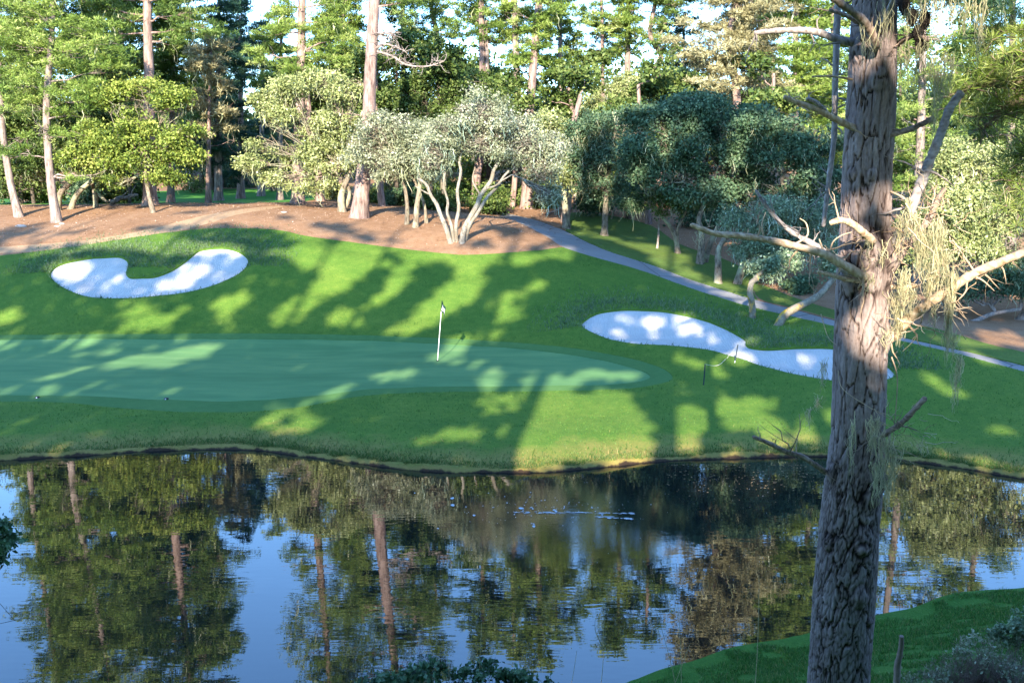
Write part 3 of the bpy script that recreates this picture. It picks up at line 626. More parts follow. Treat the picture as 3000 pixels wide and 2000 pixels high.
oak('pale many-stemmed oak with white branching stems and a grey-green lichen crown', 47.8,
    [([(1322, 706), (1308, 672), (1290, 628), (1280, 600), (1262, 572), (1248, 540), (1222, 522)], .12), ([(1330, 704, .2), (1322, 660), (1310, 622), (1312, 590), (1300, 545), (1304, 505)], .085), ([(1338, 706, .3), (1336, 660), (1344, 610), (1340, 560), (1350, 505), (1346, 470), (1360, 425)], .10), ([(1352, 707), (1360, 672), (1376, 640), (1398, 600), (1408, 572), (1438, 530), (1446, 500), (1462, 470), (1458, 430)], .14), ([(1360, 705, .3), (1376, 660), (1398, 626), (1426, 580), (1452, 552), (1474, 520), (1492, 500)], .10), ([(1452, 486, 0), (1470, 478, .1), (1490, 466, .2), (1510, 460, .2), (1532, 444, .3)], .06), ([(1425, 552, 0), (1450, 545, -.2), (1470, 530, -.3), (1500, 512, -.4)], .05), ([(1408, 572, 0), (1385, 530, .2), (1392, 490, .3)], .05), ([(1262, 572), (1240, 560, -.2), (1215, 545, -.3)], .05)],
    [(1400, 325, 70, 42), (1330, 375, 75, 45), (1470, 370, 75, 50), (1290, 430, 60, 40), (1400, 420, 90, 40), (1540, 430, 75, 55), (1590, 500, 50, 50), (1620, 440, 40, 50), (1480, 450, 60, 35), (1260, 480, 40, 25), (1600, 575, 28, 30)],
    'oak_grey', 'white', seed=17, lich=.35, lich_m='lichen_blue', lr=(.3, 1.1), size=.065, twig=3, dens=.62, air=True)
oak('glossy dark-green live oak rising behind the grey lichen crowns', 60, [([(1300, 640), (1300, 450), (1310, 350)], .2)],
    [(1190, 280, 75, 45), (1290, 265, 90, 45), (1390, 260, 80, 45), (1450, 310, 60, 50), (1230, 330, 90, 40), (1360, 330, 90, 40)], 'oak_dark', seed=18)
oak('bushy olive live oak over the head of the cart path', 57, [([(1660, 590), (1650, 540), (1640, 480)], .2)],
    [(1600, 390, 60, 50), (1650, 440, 60, 55), (1620, 500, 70, 50), (1690, 520, 50, 40)], 'oak_pale', seed=19, lich=.3, size=.075)
oak('golden lichen-dusted oak with a rounded top behind the dark oaks', 66, [([(1830, 560), (1830, 420), (1835, 340)], .22)],
    [(1780, 290, 60, 40), (1850, 265, 70, 40), (1920, 285, 60, 40), (1820, 340, 90, 45), (1950, 330, 60, 40)], 'oak_pale', seed=31, lich=.5)
oak('greyish live oak at the left end of the dark oak bank above the cart path', 55.5, [([(1770, 655), (1775, 600), (1780, 520)], .2)],
    [(1740, 400, 65, 50), (1800, 370, 70, 50), (1730, 480, 65, 55), (1810, 460, 80, 60), (1760, 550, 70, 40), (1840, 540, 60, 35)], 'oak_teal', seed=32, lich=.4, size=.075)
oak('large dark blue-green live oak filling the slope above the cart path', 50, [([(2050, 735), (2056, 690), (2048, 640), (2080, 560)], .19), ([(2062, 735, .4), (2090, 690, .4), (2120, 640, .5), (2170, 570, .6)], .15)],
    [(1930, 350, 80, 50), (2020, 320, 80, 45), (1900, 430, 90, 60), (2010, 420, 100, 70), (2110, 370, 90, 60), (2130, 470, 110, 70), (1960, 520, 90, 50), (2080, 560, 110, 45), (2190, 560, 90, 50), (1880, 500, 60, 40)], 'oak_teal', seed=33, lich=.18, size=.085, dens=1.1)
oak('second dark live oak behind the thin hanging dead limb', 49, [([(2300, 700), (2292, 650), (2304, 600), (2290, 520)], .2)],
    [(2210, 360, 85, 55), (2300, 380, 90, 60), (2380, 420, 80, 70), (2250, 460, 100, 70), (2370, 520, 90, 60), (2280, 570, 100, 45), (2430, 600, 70, 50)], 'oak_teal', seed=34, lich=.2, dens=1.1)
oak('small oak with a forked pale trunk beside the cart path', 51.8, [([(1986, 747), (1980, 700), (1965, 665), (1935, 630)], .15), ([(1985, 745, .2), (1984, 680), (2000, 640), (2010, 620)], .1)],
    [(1930, 595, 60, 35), (2010, 590, 55, 30), (1960, 550, 70, 30), (1900, 570, 40, 30)], 'oak_dark', 'oak', seed=35, size=.08, lich=.1)
oak('thin bare-stemmed young oak left of the forked pale trunk', 52.6, [([(1925, 700), (1930, 650), (1915, 610)], .06)],
    [(1880, 560, 40, 30), (1850, 600, 30, 22)], 'oak_teal', 'grey', seed=36, size=.08, lich=.2)
oak('misty pale green lichen oak in front of the dark oak bank', 46.5, [([(2104, 833), (2104, 780), (2106, 730), (2130, 690)], .19), ([(2158, 840, .2), (2175, 780, .1), (2192, 720), (2210, 680)], .2)],
    [(2170, 660, 65, 45), (2260, 620, 80, 50), (2350, 650, 80, 55), (2200, 730, 80, 40), (2300, 720, 90, 50), (2400, 700, 55, 70), (2250, 790, 50, 22), (2430, 620, 40, 40)], 'oak_mist', 'oak', seed=37, lich=.5, lich_m='lichen_blue', size=.06, lr=(.3, 1.1), twig=1.4)
# stems crusted in yellow lichen in front of the path
t = empty('leaning_stem', on(2206, 930), 'short upright stem crusted with yellow lichen between the right bunker and the path', 'tree stem', 'lichen-crusted stems above the right bunker')
b0 = on(2206, 930); D0 = b0[1]; G = Geo(); P = spline([b0-[0, 0, .1], at(2203, 890, D0), at(2197, 855, D0), at(2202, 828, D0+.2), at(2216, 818, D0+.6)], 6); tube(G, P, np.linspace(.135, .10, len(P)), 12, .5, .06)
limb(G, P[-4], at(2260, 760, D0+1.5), .09, .05, rng0, .1, 8, 7); G.build('trunk', BK['gold'], t)
C = Geo(); oak_clumps(C, Wb([(2250, 785, 40, 22), (2300, 770, 40, 22)], D0+1.2), .8, np.random.default_rng(5), .06); C.build('crown', FM['oak_mist'], t)
t = empty('leaning_stem', on(2276, 952), 'long stem crusted with yellow lichen leaning right almost to the near pine', 'tree stem', 'lichen-crusted stems above the right bunker')
b0 = on(2276, 952); D0 = b0[1]; G = Geo(); P = spline([b0-[0, 0, .1], at(2300, 922, D0+.1), at(2345, 895, D0+.3), at(2395, 868, D0+.6), at(2430, 830, D0+1), at(2455, 790, D0+1.4)], 6); tube(G, P, np.linspace(.17, .10, len(P)), 12, .5, .08)
limb(G, P[15], at(2390, 850, D0+.4), .03, .01, rng0, .1, 5, 5); G.build('trunk', BK['gold'], t)
C = Geo(); oak_clumps(C, Wb([(2470, 740, 50, 40), (2440, 790, 35, 25)], D0+1.6), .8, np.random.default_rng(6), .06); C.build('crown', FM['oak_mist'], t)
# right of the near pine
oak('broad sunlit yellow oak hung with pale lichen at the right edge', 41, [([(2790, 905), (2800, 860), (2850, 820), (2880, 770)], .2)],
    [(2830, 480, 90, 55), (2930, 500, 90, 70), (3040, 520, 80, 80), (2780, 570, 80, 60), (2880, 610, 110, 70), (2990, 640, 90, 80), (2740, 660, 70, 60), (2840, 720, 90, 60), (2950, 760, 100, 60), (3060, 700, 80, 90), (2720, 740, 60, 40)], 'oak_pale', seed=38, lich=.8, lr=(.3, 1.0), size=.075, dens=1.1, twig=1.2)
oak('shaded oak with low grey leaning limbs beneath the sunlit yellow oak', 40, [([(2835, 975), (2860, 940), (2905, 920), (2990, 905)], .13), ([(2990, 900, .5), (3040, 870, .5), (3100, 820, .5)], .2)],
    [(2900, 850, 90, 35), (2990, 840, 70, 40), (2780, 840, 60, 30), (3080, 860, 60, 50), (3000, 790, 80, 40)], 'oak_teal', 'grey', seed=39, lich=.3, size=.07, dens=.8)
pine('bright green pine rising right behind the near trunk', 47, [(2690, 850), (2690, 600), (2700, 300), (2705, 0), (2710, -250)], .25,
     [(2650, 560, 60, 35), (2740, 520, 60, 30), (2690, 430, 80, 40), (2640, 350, 60, 40), (2760, 380, 60, 35), (2800, 280, 80, 40), (2700, 240, 80, 40), (2880, 210, 70, 40), (2640, 130, 60, 40), (2760, 120, 80, 40), (2860, 80, 80, 40), (2700, 20, 90, 45), (2800, -60, 80, 40), (2680, -120, 80, 40), (2740, -220, 70, 45), (2720, 640, 50, 25)], 'pine_bright', dens=1.0, seed=41, lich=.25)
pine('bright green pine at the right edge behind the needle sprays', 49, [(2960, 900), (2960, 500), (2965, 200), (2970, -200)], .25,
     [(2940, 330, 80, 45), (3010, 240, 70, 45), (2930, 150, 70, 40), (3000, 80, 80, 40), (2940, 0, 80, 45), (3040, -60, 80, 45), (2950, -140, 80, 40), (2900, 400, 70, 35), (3030, 400, 70, 40)], 'pine_mid', seed=42, lich=.2)

# ------------------------------------------------------------------ tall pines behind (trunks against the sky)
BP = [
 ('green pine close behind the thick pinkish trunk, filling in to its right', 72, [(500, 590), (505, 300), (508, -240)], .24, (330, -230, 95, 24), 'pine_mid', 1.0, .3),
 ('olive pine behind the dome oak, left of its pale trunk top', 76, [(820, 590), (822, 300), (826, 20)], .22, (260, 30, 80, 16), 'pine_bright', .9, .2),
 ('olive pine behind the massive reddish trunk', 78, [(1000, 590), (1004, 300), (1006, -160)], .24, (260, -150, 95, 20), 'pine_bright', .9, .3),
 ('dark spreading pine at the left end of the blue-green stand', 78, [(640, 560), (640, 300), (642, 0), (645, -45)], .3, (480, -40, 80, 26), 'pine_dark', 1.0, .1),
 ('dark conical pine in the middle of the blue-green stand', 84, [(705, 560), (705, 300), (702, 60)], .3, (520, -20, 80, 24), 'pine_dark', 1.0, .05),
 ('dark pine on the right of the blue-green stand, below the patch of sky', 88, [(765, 560), (768, 300), (770, 100)], .28, (520, 60, 65, 20), 'pine_dark', 1.0, .05),
 ('pale lichen-covered pine in front of the blue-green stand', 66, [(610, 590), (612, 400), (618, 150)], .18, (400, 120, 85, 18), 'pine_tan', .8, 1.5),
 ('green pine filling the gap between the slim left pine and the thick trunk', 68, [(330, 590), (335, 300), (330, -150)], .25, (400, -150, 110, 26), 'pine_mid', 1.0, .15),
 ('tall green pine above the leaning edge pine', 70, [(70, 590), (70, 300), (65, -250)], .28, (380, -240, 110, 26), 'pine_bright', 1.0, .15),
 ('pine half hidden behind the thick trunk on its left', 74, [(250, 590), (250, 300), (245, -220)], .28, (300, -220, 100, 22), 'pine_mid', 1.0, .1),
 ('slender dark pine just right of the reddish trunk top', 75, [(1182, 600), (1182, 300), (1180, 0), (1178, -140)], .24, (90, -170, 75, 16), 'pine_mid', .8, .2),
 ('forked pale pine with a broad crown against the sky', 80, [(1290, 600), (1287, 300), (1283, 120), (1265, 30), (1250, -120)], .26, (110, -170, 90, 16), 'pine_mid', .75, .3),
 ('double-trunked pine standing against the white sky', 72, [(1413, 600), (1414, 300), (1412, 100), (1405, -200)], .30, (130, -200, 95, 16), 'pine_mid', .8, .25),
 ('pine with a dark straight trunk left of the pair of leaning trunks', 70, [(1521, 620), (1518, 330), (1511, 130), (1504, -150)], .31, (200, -200, 80, 15), 'pine_bright', .8, .15),
 ('slightly leaning pine with a broad trunk and two green tiers', 66, [(1543, 640), (1550, 360), (1566, 150), (1580, 0), (1590, -180)], .36, (250, -200, 90, 16), 'pine_bright', .8, .15),
 ('thin straight pine just right of the leaning broad one', 76, [(1640, 620), (1640, 280), (1642, 0), (1644, -180)], .22, (260, -200, 90, 18), 'pine_bright', .8, .1),
 ('thin grey pine with sparse tufts in the middle of the sky gap', 82, [(1764, 620), (1766, 250), (1762, 0), (1760, -120)], .2, (160, -160, 75, 14), 'pine_mid', .7, .1),
 ('upright pine with a brown trunk above the golden oak', 72, [(1838, 620), (1838, 240), (1842, 0), (1848, -180)], .28, (160, -200, 90, 17), 'pine_bright', .8, .15),
 ('contorted half-dead pine with a snaking trunk', 70, [(1935, 620), (1915, 240), (1938, 170), (1905, 100), (1922, 0), (1940, -100)], .24, (140, -140, 90, 12), 'pine_mid', .6, .5),
 ('short pine with a straight bole between the contorted one and the lichen one', 78, [(2004, 620), (2005, 250), (2003, 60)], .2, (250, -20, 80, 16), 'pine_dark', .8, .2),
 ('pale pine draped in dead lichen-covered boughs, left of the near trunk', 62, [(2165, 620), (2160, 310), (2140, 130), (2155, 0), (2158, -160), (2160, -260)], .30, (270, -220, 150, 30), 'pine_tan', .55, .8),
 ('green pine close behind the hanging dead limb', 68, [(2330, 620), (2330, 300), (2335, -200)], .26, (420, -200, 110, 26), 'pine_bright', .9, .2),
 ('dark pine behind the arching dead branch of the near trunk', 74, [(2230, 620), (2232, 300), (2236, -180)], .26, (380, -60, 90, 20), 'pine_dark', .9, .2),
 ('pine showing between the near trunk and its hanging limb', 70, [(2440, 620), (2440, 300), (2444, -200)], .26, (500, -200, 110, 24), 'pine_bright', .9, .2),
]
for i, (lab, D, path, r, au, lf, de, li) in enumerate(BP):
    if path[-1][1] < -50: path = path+[(path[-1][0]+2, path[-1][1]-210)]; au = (au[0], au[1]-210, au[2]*1.12, int(au[3]*(1.9 if i < 10 else 1.45)))
    t = pine(lab, D, path, r, [], lf, 'pine' if i % 2 else 'pine_red', dens=de*1.15, seed=60+i, lich=li, auto=au, L_=.30, bare=3, group='pines standing against the sky' if i > 9 else 'pines behind the far left slope', w=.042)
    if 'double-trunked' in lab:
        G = Geo(); P = spline([gxy(1430, 72), at(1428, 250, 72), at(1424, 60, 72)], 8); tube(G, P, np.linspace(.22, .1, len(P)), 10, .5, .05); G.build('second_trunk', BK['pine'], t)

# ------------------------------------------------------------------ depth of the wood: smaller oaks and shrubs under the tall trees
FILL = []
rngf = np.random.default_rng(99)
def filler():
    k = 0
    for u, v0, D, leaf, w_, h_ in [(-60, 330, 66, 'oak_dark', 90, 110), (60, 420, 64, 'oak_dark', 80, 90), (170, 330, 68, 'oak_pale', 80, 90), (380, 470, 72, 'oak_dark', 70, 80), (560, 500, 92, 'oak_dark', 70, 70), (640, 430, 95, 'oak_teal', 70, 110), (720, 500, 100, 'oak_teal', 80, 80), (800, 440, 95, 'oak_teal', 70, 110), (600, 560, 100, 'oak_dark', 60, 35), (700, 560, 101, 'oak_dark', 70, 35), (820, 575, 100, 'oak_pale', 60, 35),
            (960, 520, 70, 'oak_pale', 80, 70), (1080, 480, 72, 'oak_dark', 80, 90), (1180, 540, 74, 'oak_pale', 80, 70), (1290, 560, 70, 'oak_yellow', 70, 60), (1390, 540, 72, 'oak_yellow', 80, 70), (1480, 560, 74, 'oak_dark', 70, 60), (1110, 190, 78, 'oak_pale', 60, 35), (1380, 230, 80, 'oak_dark', 70, 70), (1310, 175, 84, 'oak_dark', 60, 35), (1500, 420, 74, 'oak_dark', 80, 80), (1560, 590, 66, 'oak_dark', 60, 45), (1580, 340, 82, 'oak_pale', 70, 60), (1700, 340, 84, 'oak_dark', 70, 60), (1640, 300, 90, 'oak_dark', 60, 40), (1740, 560, 74, 'oak_yellow', 70, 60),
            (2050, 300, 84, 'oak_pale', 80, 60), (1980, 260, 88, 'oak_dark', 70, 50), (2130, 340, 80, 'oak_pale', 80, 60), (2250, 300, 82, 'oak_pale', 80, 70), (2400, 330, 82, 'oak_dark', 90, 80), (2560, 330, 80, 'oak_pale', 90, 110), (2600, 560, 62, 'oak_yellow', 90, 100), (2740, 420, 66, 'oak_pale', 90, 90), (2900, 380, 70, 'oak_dark', 90, 90), (3060, 400, 70, 'oak_pale', 90, 120), (2500, 700, 56, 'oak_teal', 90, 70), (2660, 800, 50, 'oak_teal', 70, 50), (2900, 220, 80, 'oak_pale', 90, 70), (2640, 150, 84, 'pine_mid', 90, 80), (-20, 545, 64, 'oak_dark', 70, 45), (110, 560, 66, 'oak_dark', 60, 40), (250, 560, 64, 'oak_teal', 60, 40), (370, 565, 66, 'oak_dark', 60, 35), (1100, 580, 64, 'oak_dark', 60, 35), (1190, 590, 62, 'oak_teal', 50, 35), (1300, 590, 60, 'oak_dark', 50, 35), (1430, 590, 61, 'oak_dark', 50, 35), (1790, 600, 62, 'oak_teal', 70, 40), (2080, 620, 58, 'oak_teal', 70, 40)]:
        FILL.append((u, v0, D, leaf, w_, h_))
filler()
ADJ = {'oak_dark': 'dark green', 'oak_pale': 'pale olive', 'oak_teal': 'blue-green', 'oak_yellow': 'yellow-green', 'pine_dark': 'dark needled', 'pine_mid': 'green needled'}

G = Geo(); rd = np.random.default_rng(3)
for pts_, n_ in (([(1092, 110), (1125, 98), (1160, 105)], 46), ([(1100, 150), (1150, 165), (1190, 190), (1250, 195), (1300, 180)], 40), ([(1088, 150), (1130, 130), (1185, 150)], 30)):
    P = spline([at(a, b, 53-.3*i) for i, (a, b) in enumerate(pts_)], 6); tube(G, P, np.linspace(.07, .03, len(P)), 6, .5)
    for _ in range(n_): q = P[rd.integers(3, len(P))]; Q = limb(G, q, q+rdir(rd, 1)[0]*np.array([1, .7, .8])*rd.uniform(.3, .9), .022, .006, rd, .25, 4, 6); limb(G, Q[3], Q[3]+rdir(rd, 1)[0]*.4, .010, .004, rd, .25, 3, 5)
G.build('dead_branch', BK['grey'], P9)

oak('olive live oak standing outside the right edge beyond the cart path', 44, [([(3260, 900), (3270, 800), (3290, 700)], .2)], [(3230, 640, 90, 60), (3330, 600, 90, 70), (3300, 720, 110, 60), (3180, 740, 60, 50)], 'oak_pale', seed=501, dens=.7, lich=.2)
oak('dark live oak farther up the slope outside the right edge', 52, [([(3420, 900), (3430, 780), (3430, 680)], .22)], [(3380, 560, 110, 80), (3500, 600, 110, 80), (3430, 480, 90, 60)], 'oak_dark', seed=502, dens=.7)
pine('green pine outside the right edge behind the two oaks', 60, [(3350, 800), (3352, 400), (3356, 0), (3358, -200)], .27, [], 'pine_mid', dens=.9, seed=503, auto=(450, -190, 110, 20), w=.042)
FLAB = ['tree crown half cut by the left edge of the picture', 'oak under the branches of the two slim left pines', 'oak between the slim left pine and the thick trunk', 'oak low behind the thick pinkish trunk', 'oak just right of the thick trunk beyond the far fairway',
 'oak at the back of the far fairway under the spreading dark pine', 'oak below the conical dark pine', 'oak beside the big pale dome oak', 'shrub at the back edge of the far fairway', 'shrub in the middle of the far fairway edge', 'shrub where the far fairway ends at the pale trunk foot',
 'oak low behind the pale dome oak', 'oak directly behind the massive reddish trunk', 'oak seen under the grey lichen-hung crown', 'oak between the white stems', 'oak behind the rightmost white stems', 'oak at the bend of the cart path', 'bushy crown beside the massive reddish trunk', 'rounded crown at the foot of the double-trunked pine', 'low crown in front of the forked pale pine',
 'oak above the bend of the cart path', 'shrub at the far end of the cart path', 'crown between the two leaning pine trunks', 'crown below the thin grey pine', 'distant crown touching the sky gap', 'oak behind the left end of the dark oak bank', 'crown right of the golden oak', 'crown at the foot of the contorted pine', 'crown under the lichen-draped pine', 'crown beside the hanging dead limb', 'crown left of the near trunk halfway up', 'crown just right of the near trunk', 'oak seen through the tangle of lichen twigs', 'crown above the sunlit yellow oak', 'crown behind the needle sprays', 'crown cut by the right edge of the picture', 'shaded oak low behind the near trunk', 'shaded bush beside the cart path right of the near trunk', 'crown near the top right corner', 'needled crown beside the drooping lichen',
 'shrub low at the left edge behind the leaning pine', 'shrub between the two slim left pines', 'shrub behind the bowed oak trunks', 'shrub left of the foot of the thick pinkish pine', 'shrub right of the foot of the massive reddish pine', 'shrub behind the slender oak stems', 'shrub behind the leftmost white stem', 'shrub behind the rightmost white stem', 'shrub in the gloom under the greyish oak', 'shrub in the gloom behind the forked small oak']
for i, (u, v0, D, leaf, w_, h_) in enumerate(FILL):
    rng = np.random.default_rng(300+i); bl = []
    for _ in range(6): bl.append((u+rng.uniform(-.8, .8)*w_, v0+rng.uniform(-.7, .7)*h_, w_*rng.uniform(.45, .75), h_*rng.uniform(.35, .6), rng.uniform(-1, 1.5)))
    lab = ADJ[leaf]+' '+FLAB[i]
    shrub = 'shrub' in lab or 'bush' in lab
    oak(lab, D, [([(u, 600), (u+rng.uniform(-12, 12), (600+v0)/2), (u, v0)], .16 if not shrub else .06)], bl, leaf, 'dark' if i % 2 else 'oak', dens=.55, size=.11, seed=400+i, lich=.15 if 'oak' in leaf else .05, per=22, sub=.55, group='oaks and bushes inside the wood', cat='shrub' if shrub else 'tree', name='shrub' if shrub else 'oak_tree')
# bare dark trunks deep in the wood
TR = [(100, 64, 10), (130, 70, 8), (330, 66, 9), (380, 63, 8), (590, 98, 14), (625, 96, 13), (648, 99, 16), (668, 100, 10), (940, 66, 26), (962, 70, 12), (1120, 60, 20), (1135, 66, 12), (1160, 62, 12), (1270, 60, 14), (1395, 64, 26), (1430, 68, 14), (1500, 66, 16), (1655, 60, 24), (1690, 68, 16), (1840, 62, 14), (1900, 60, 18), (2240, 60, 16), (2690, 52, 16)]
TL = ['trunk deep in the wood below the left edge pine', 'thin trunk behind the leaning oak stems', 'straight trunk left of the thick pinkish one', 'thin dark trunk close left of the thick pinkish one', 'trunk at the left of the distant row beyond the far fairway', 'trunk second in the distant row beyond the far fairway', 'widest trunk of the distant row beyond the far fairway', 'thin trunk at the right of the distant row beyond the far fairway',
 'stout brown trunk right of the pale trunk foot', 'slim trunk beside the stout brown one', 'dark trunk right of the massive reddish pine', 'thin trunk right of the massive reddish pine', 'slim trunk left of the slender brown oak stem', 'trunk showing left of the white stems', 'pinkish trunk seen between the white stems', 'slim trunk behind the rightmost white stem', 'trunk at the near side of the cart path bend', 'reddish trunk standing where brown floor meets the verge', 'slim trunk right of the reddish one at the verge', 'trunk in the gloom under the greyish oak', 'trunk in the gloom left of the forked small oak', 'trunk under the misty lichen oak', 'dark trunk right of the near pine']
for (u, D, w_), lab in zip(TR, TL):
    rng = np.random.default_rng(int(u)); b0 = gxy(u, D); r = w_*.5*D/2960*1.0
    t = empty('tree_trunk', b0, lab, 'tree trunk', 'trunks inside the wood'); G = Geo()
    top = b0+np.array([rng.normal(0, .5), rng.normal(0, .4), rng.uniform(6, 9)]); P = spline([b0-[0, 0, .1], b0+(top-b0)*.3+rng.normal(size=3)*.1, b0+(top-b0)*.65+rng.normal(size=3)*.15, top], 6)
    tube(G, P, r*np.linspace(1.15, .55, len(P)), 9, .5, .06, rng); ends = []
    for _ in range(5):
        j = rng.integers(8, len(P)); e = P[j]+rdir(rng, 1)[0]*np.array([1.8, 1.2, .8])+[0, 0, .6]; limb(G, P[j], e, r*.3, .02, rng); ends.append(e)
    G.build('trunk', BK['pine_red' if w_ > 15 else 'dark'], t)
    C = Geo(); oak_clumps(C, [(e, np.array([1.3, 1.2, .8])) for e in ends], .5, rng, .12, .5, 20); C.build('crown', FM['oak_dark'], t)
# far-off wood that reads as one mass
G = Geo(); rng = np.random.default_rng(5); B = []
for i in range(95):
    x = rng.uniform(-75, 75); y = rng.uniform(104, 138); h = rng.uniform(3, 9) if rng.random() < .75 else rng.uniform(8, 13)
    z = float(H(x, y)); B.append((np.array([x, y, z+h*.55]), np.array([rng.uniform(3, 5), rng.uniform(2.5, 4), h*.55])))
oak_clumps(G, B, .45, rng, .24, .95, 20); o = G.build('distant_wood', FM['oak_dark'])
tag(o, 'dense dark wood far behind all the trees', 'wood', kind='stuff')
# ------------------------------------------------------------------ tall pines behind the viewpoint: their crowns dapple the green
LIT = [ # sunlit openings on the ground, 2352-px rows: cx, cy, rx, ry, tilt (deg, up to the right)
 (165,622,48,26,0),(400,660,60,8,8),(455,632,42,12,25),(500,636,20,8,20),(215,668,40,5,0),
 (530,700,32,17,20),(350,742,60,10,8),(330,720,30,8,0),(760,610,85,20,-8),(740,578,55,14,-12),(685,715,55,24,30),(800,738,30,20,0),(770,655,60,22,20),(850,600,50,14,-10),(920,640,40,22,40),
 (1015,712,120,24,32),(1060,665,60,28,35),(960,745,70,10,20),(1100,600,55,14,12),(1150,745,55,16,40),(1210,600,50,10,10),(1290,585,40,12,0),(995,595,60,9,0),(1160,690,30,14,35),(1230,660,24,10,20),(880,690,40,10,25),
 (200,786,55,12,14),(330,755,50,6,8),(430,817,85,16,14),(330,830,90,9,8),(20,735,30,14,0),(10,790,20,5,0),
 (1050,800,34,22,30),(1000,822,20,10,0),(1090,835,30,10,10),(900,868,60,10,14),(770,905,70,9,22),(1130,880,34,22,62),(1270,882,72,16,0),(1400,866,68,12,-6),(1250,858,40,7,0),(705,970,20,32,72),(612,980,12,34,60),(640,955,20,8,40),
 (1040,1000,32,17,0),(1090,1000,16,26,70),(1060,1058,20,10,0),(965,1010,20,14,0),(1130,930,14,24,70),
 (1260,935,95,42,0),(1225,1010,72,52,0),(1330,1015,78,55,0),(1395,935,70,38,0),(1440,990,42,58,90),(1250,1062,92,16,0),(1400,1055,82,16,0),(1470,1030,26,40,90),
 (1580,975,40,52,90),(1600,1035,62,15,0),(1555,1010,20,24,0),(1715,950,26,66,112),(1735,1030,70,14,0),(1765,985,22,30,90),(1872,975,24,60,112),(1890,1040,25,10,0),(1630,850,42,12,-20),(1565,835,40,9,-10),(1695,825,40,12,-10),(1660,940,10,30,100),
 (1498,742,26,18,0),(1560,748,55,24,-12),(1500,772,20,12,0),(1600,768,34,12,-20),(1415,768,36,6,-8),(1440,735,20,8,0),(1840,822,46,14,-20),(1785,838,28,5,-15),(1830,845,40,5,-15),(1720,790,16,6,0),
 (2190,905,36,9,-22),(2130,870,20,6,-20),(2000,700,60,8,0),(2300,990,60,8,-10),(2290,1075,60,10,-12),(2140,1045,50,9,-8),
 (1455,556,60,12,-18),(1535,592,52,12,-20),(1650,655,40,8,-20),(1700,690,50,6,-20),(1390,525,40,9,-15),(1150,500,50,8,-15),(1600,640,50,9,-25),(1540,620,40,6,-25),(1300,480,50,8,0),(1760,660,50,10,-10),(2250,830,60,7,-15),(2200,790,70,9,-15),(2300,780,60,12,-10),
 (1810,735,14,5,-10),(1790,690,16,6,0),
 (60,500,60,10,8),(170,520,70,9,8),(330,500,70,8,5),(560,492,80,9,-4),(260,548,60,8,10),(90,560,60,6,8),(450,515,60,6,5),(760,500,80,10,0),(700,535,60,7,-6),(900,540,70,9,-5),(1000,560,60,8,0),(950,500,50,8,0),(1080,540,60,10,0),(1180,560,50,9,0),(860,515,40,8,0),(1230,545,30,7,-25),(600,512,50,6,0),(130,490,60,5,0),
 (560,462,100,5,0),(680,466,60,4,0),
 (2530,940,1,1,0)]
LA = np.array(LIT, float); LA[:, :4] *= K; LA[:, 4] = np.radians(LA[:, 4])
SPX = [np.column_stack(pix(np.column_stack([P_, H(P_[:, 0], P_[:, 1])]))) for P_ in (SAND_L, SAND_R, COLLAR)]
MG = np.where(inside(SPX[0], LA[:, 0], LA[:, 1]) | inside(SPX[1], LA[:, 0], LA[:, 1]), .15, np.where(inside(SPX[2], LA[:, 0], LA[:, 1]), .6, 1.))
OAKSH = px([(1330,320),(1420,250),(1520,225),(1650,205),(1800,215),(1900,250),(1950,300),(1950,480),(1930,560),(2010,640),(1930,700),(1500,640),(1420,520),(1340,470)])
OAKSH2 = px([(2060,690),(2200,660),(2420,690),(2500,820),(2060,800)])
NEARLIT = px([(1922,505),(1965,520),(1962,540),(1975,620),(1935,650),(1935,760),(1945,880),(1985,880),(1990,800),(1985,640),(1975,500),(1968,470)])
NEARLIT2 = px([(2046,60),(2044,420),(2060,420),(2066,60)])
NEARLIT3 = px([(2046,690),(2046,790),(2260,640),(2380,590),(2380,380),(2060,380)])
NEARLIT4 = px([(1590,500),(1990,640),(1985,560),(1860,520),(1590,470)])
NEARLIT5 = px([(2090,70),(2400,70),(2400,180),(2100,230)])
def lit_at(u, v, jit):
    r = np.zeros(u.shape, bool)
    for (cx, cy, rx, ry, a), mg in zip(LA, MG):
        dx, dy = u-cx, -(v-cy); p = (dx*math.cos(a)+dy*math.sin(a))/(rx+18*mg); q = (-dx*math.sin(a)+dy*math.cos(a))/(ry+10*mg)
        r |= (p*p+q*q) < jit
    return r
# where does the line through C towards -S land?  first the terrain, else the tree line
def shadow_px(C):
    ts = np.arange(4, 130, .5); ux = np.zeros(len(C)); vx = np.zeros(len(C)); kind = np.zeros(len(C), int)
    alive = np.ones(len(C), bool)
    for t in ts:
        P = C[alive]-S*t; hit = (P[:, 2] < H(P[:, 0], P[:, 1])) & (P[:, 1] > 2); hit2 = (P[:, 1] > 53.5) & ~hit
        ids = np.where(alive)[0]
        for m, k in ((hit, 1), (hit2, 2)):
            if m.any():
                a, b = pix(P[m]); ux[ids[m]] = a; vx[ids[m]] = b; kind[ids[m]] = k
        alive[ids[hit | hit2]] = False
        if not alive.any(): break
    return ux, vx, kind
rng = np.random.default_rng(77)
ST = [(-24, -9), (-17, -14), (-13.5, -7), (-8.5, -12), (-5.0, -7.5), (-.75, -6.5), (5.6, -11), (3.6, -8), (8.5, -13), (13, -8.5), (19, -12), (-31, -13)]
NC = 78000; k = rng.integers(0, len(ST), NC)
a = rng.uniform(0, 2*np.pi, NC); q = rng.uniform(0, 1, NC)**.6*5.6
C = np.stack([np.array([s[0] for s in ST])[k]+np.cos(a)*q, np.array([s[1] for s in ST])[k]+np.sin(a)*q*.9, rng.uniform(8.5, 47, NC)], 1)
C = C[C[:, 1] < -2.2]
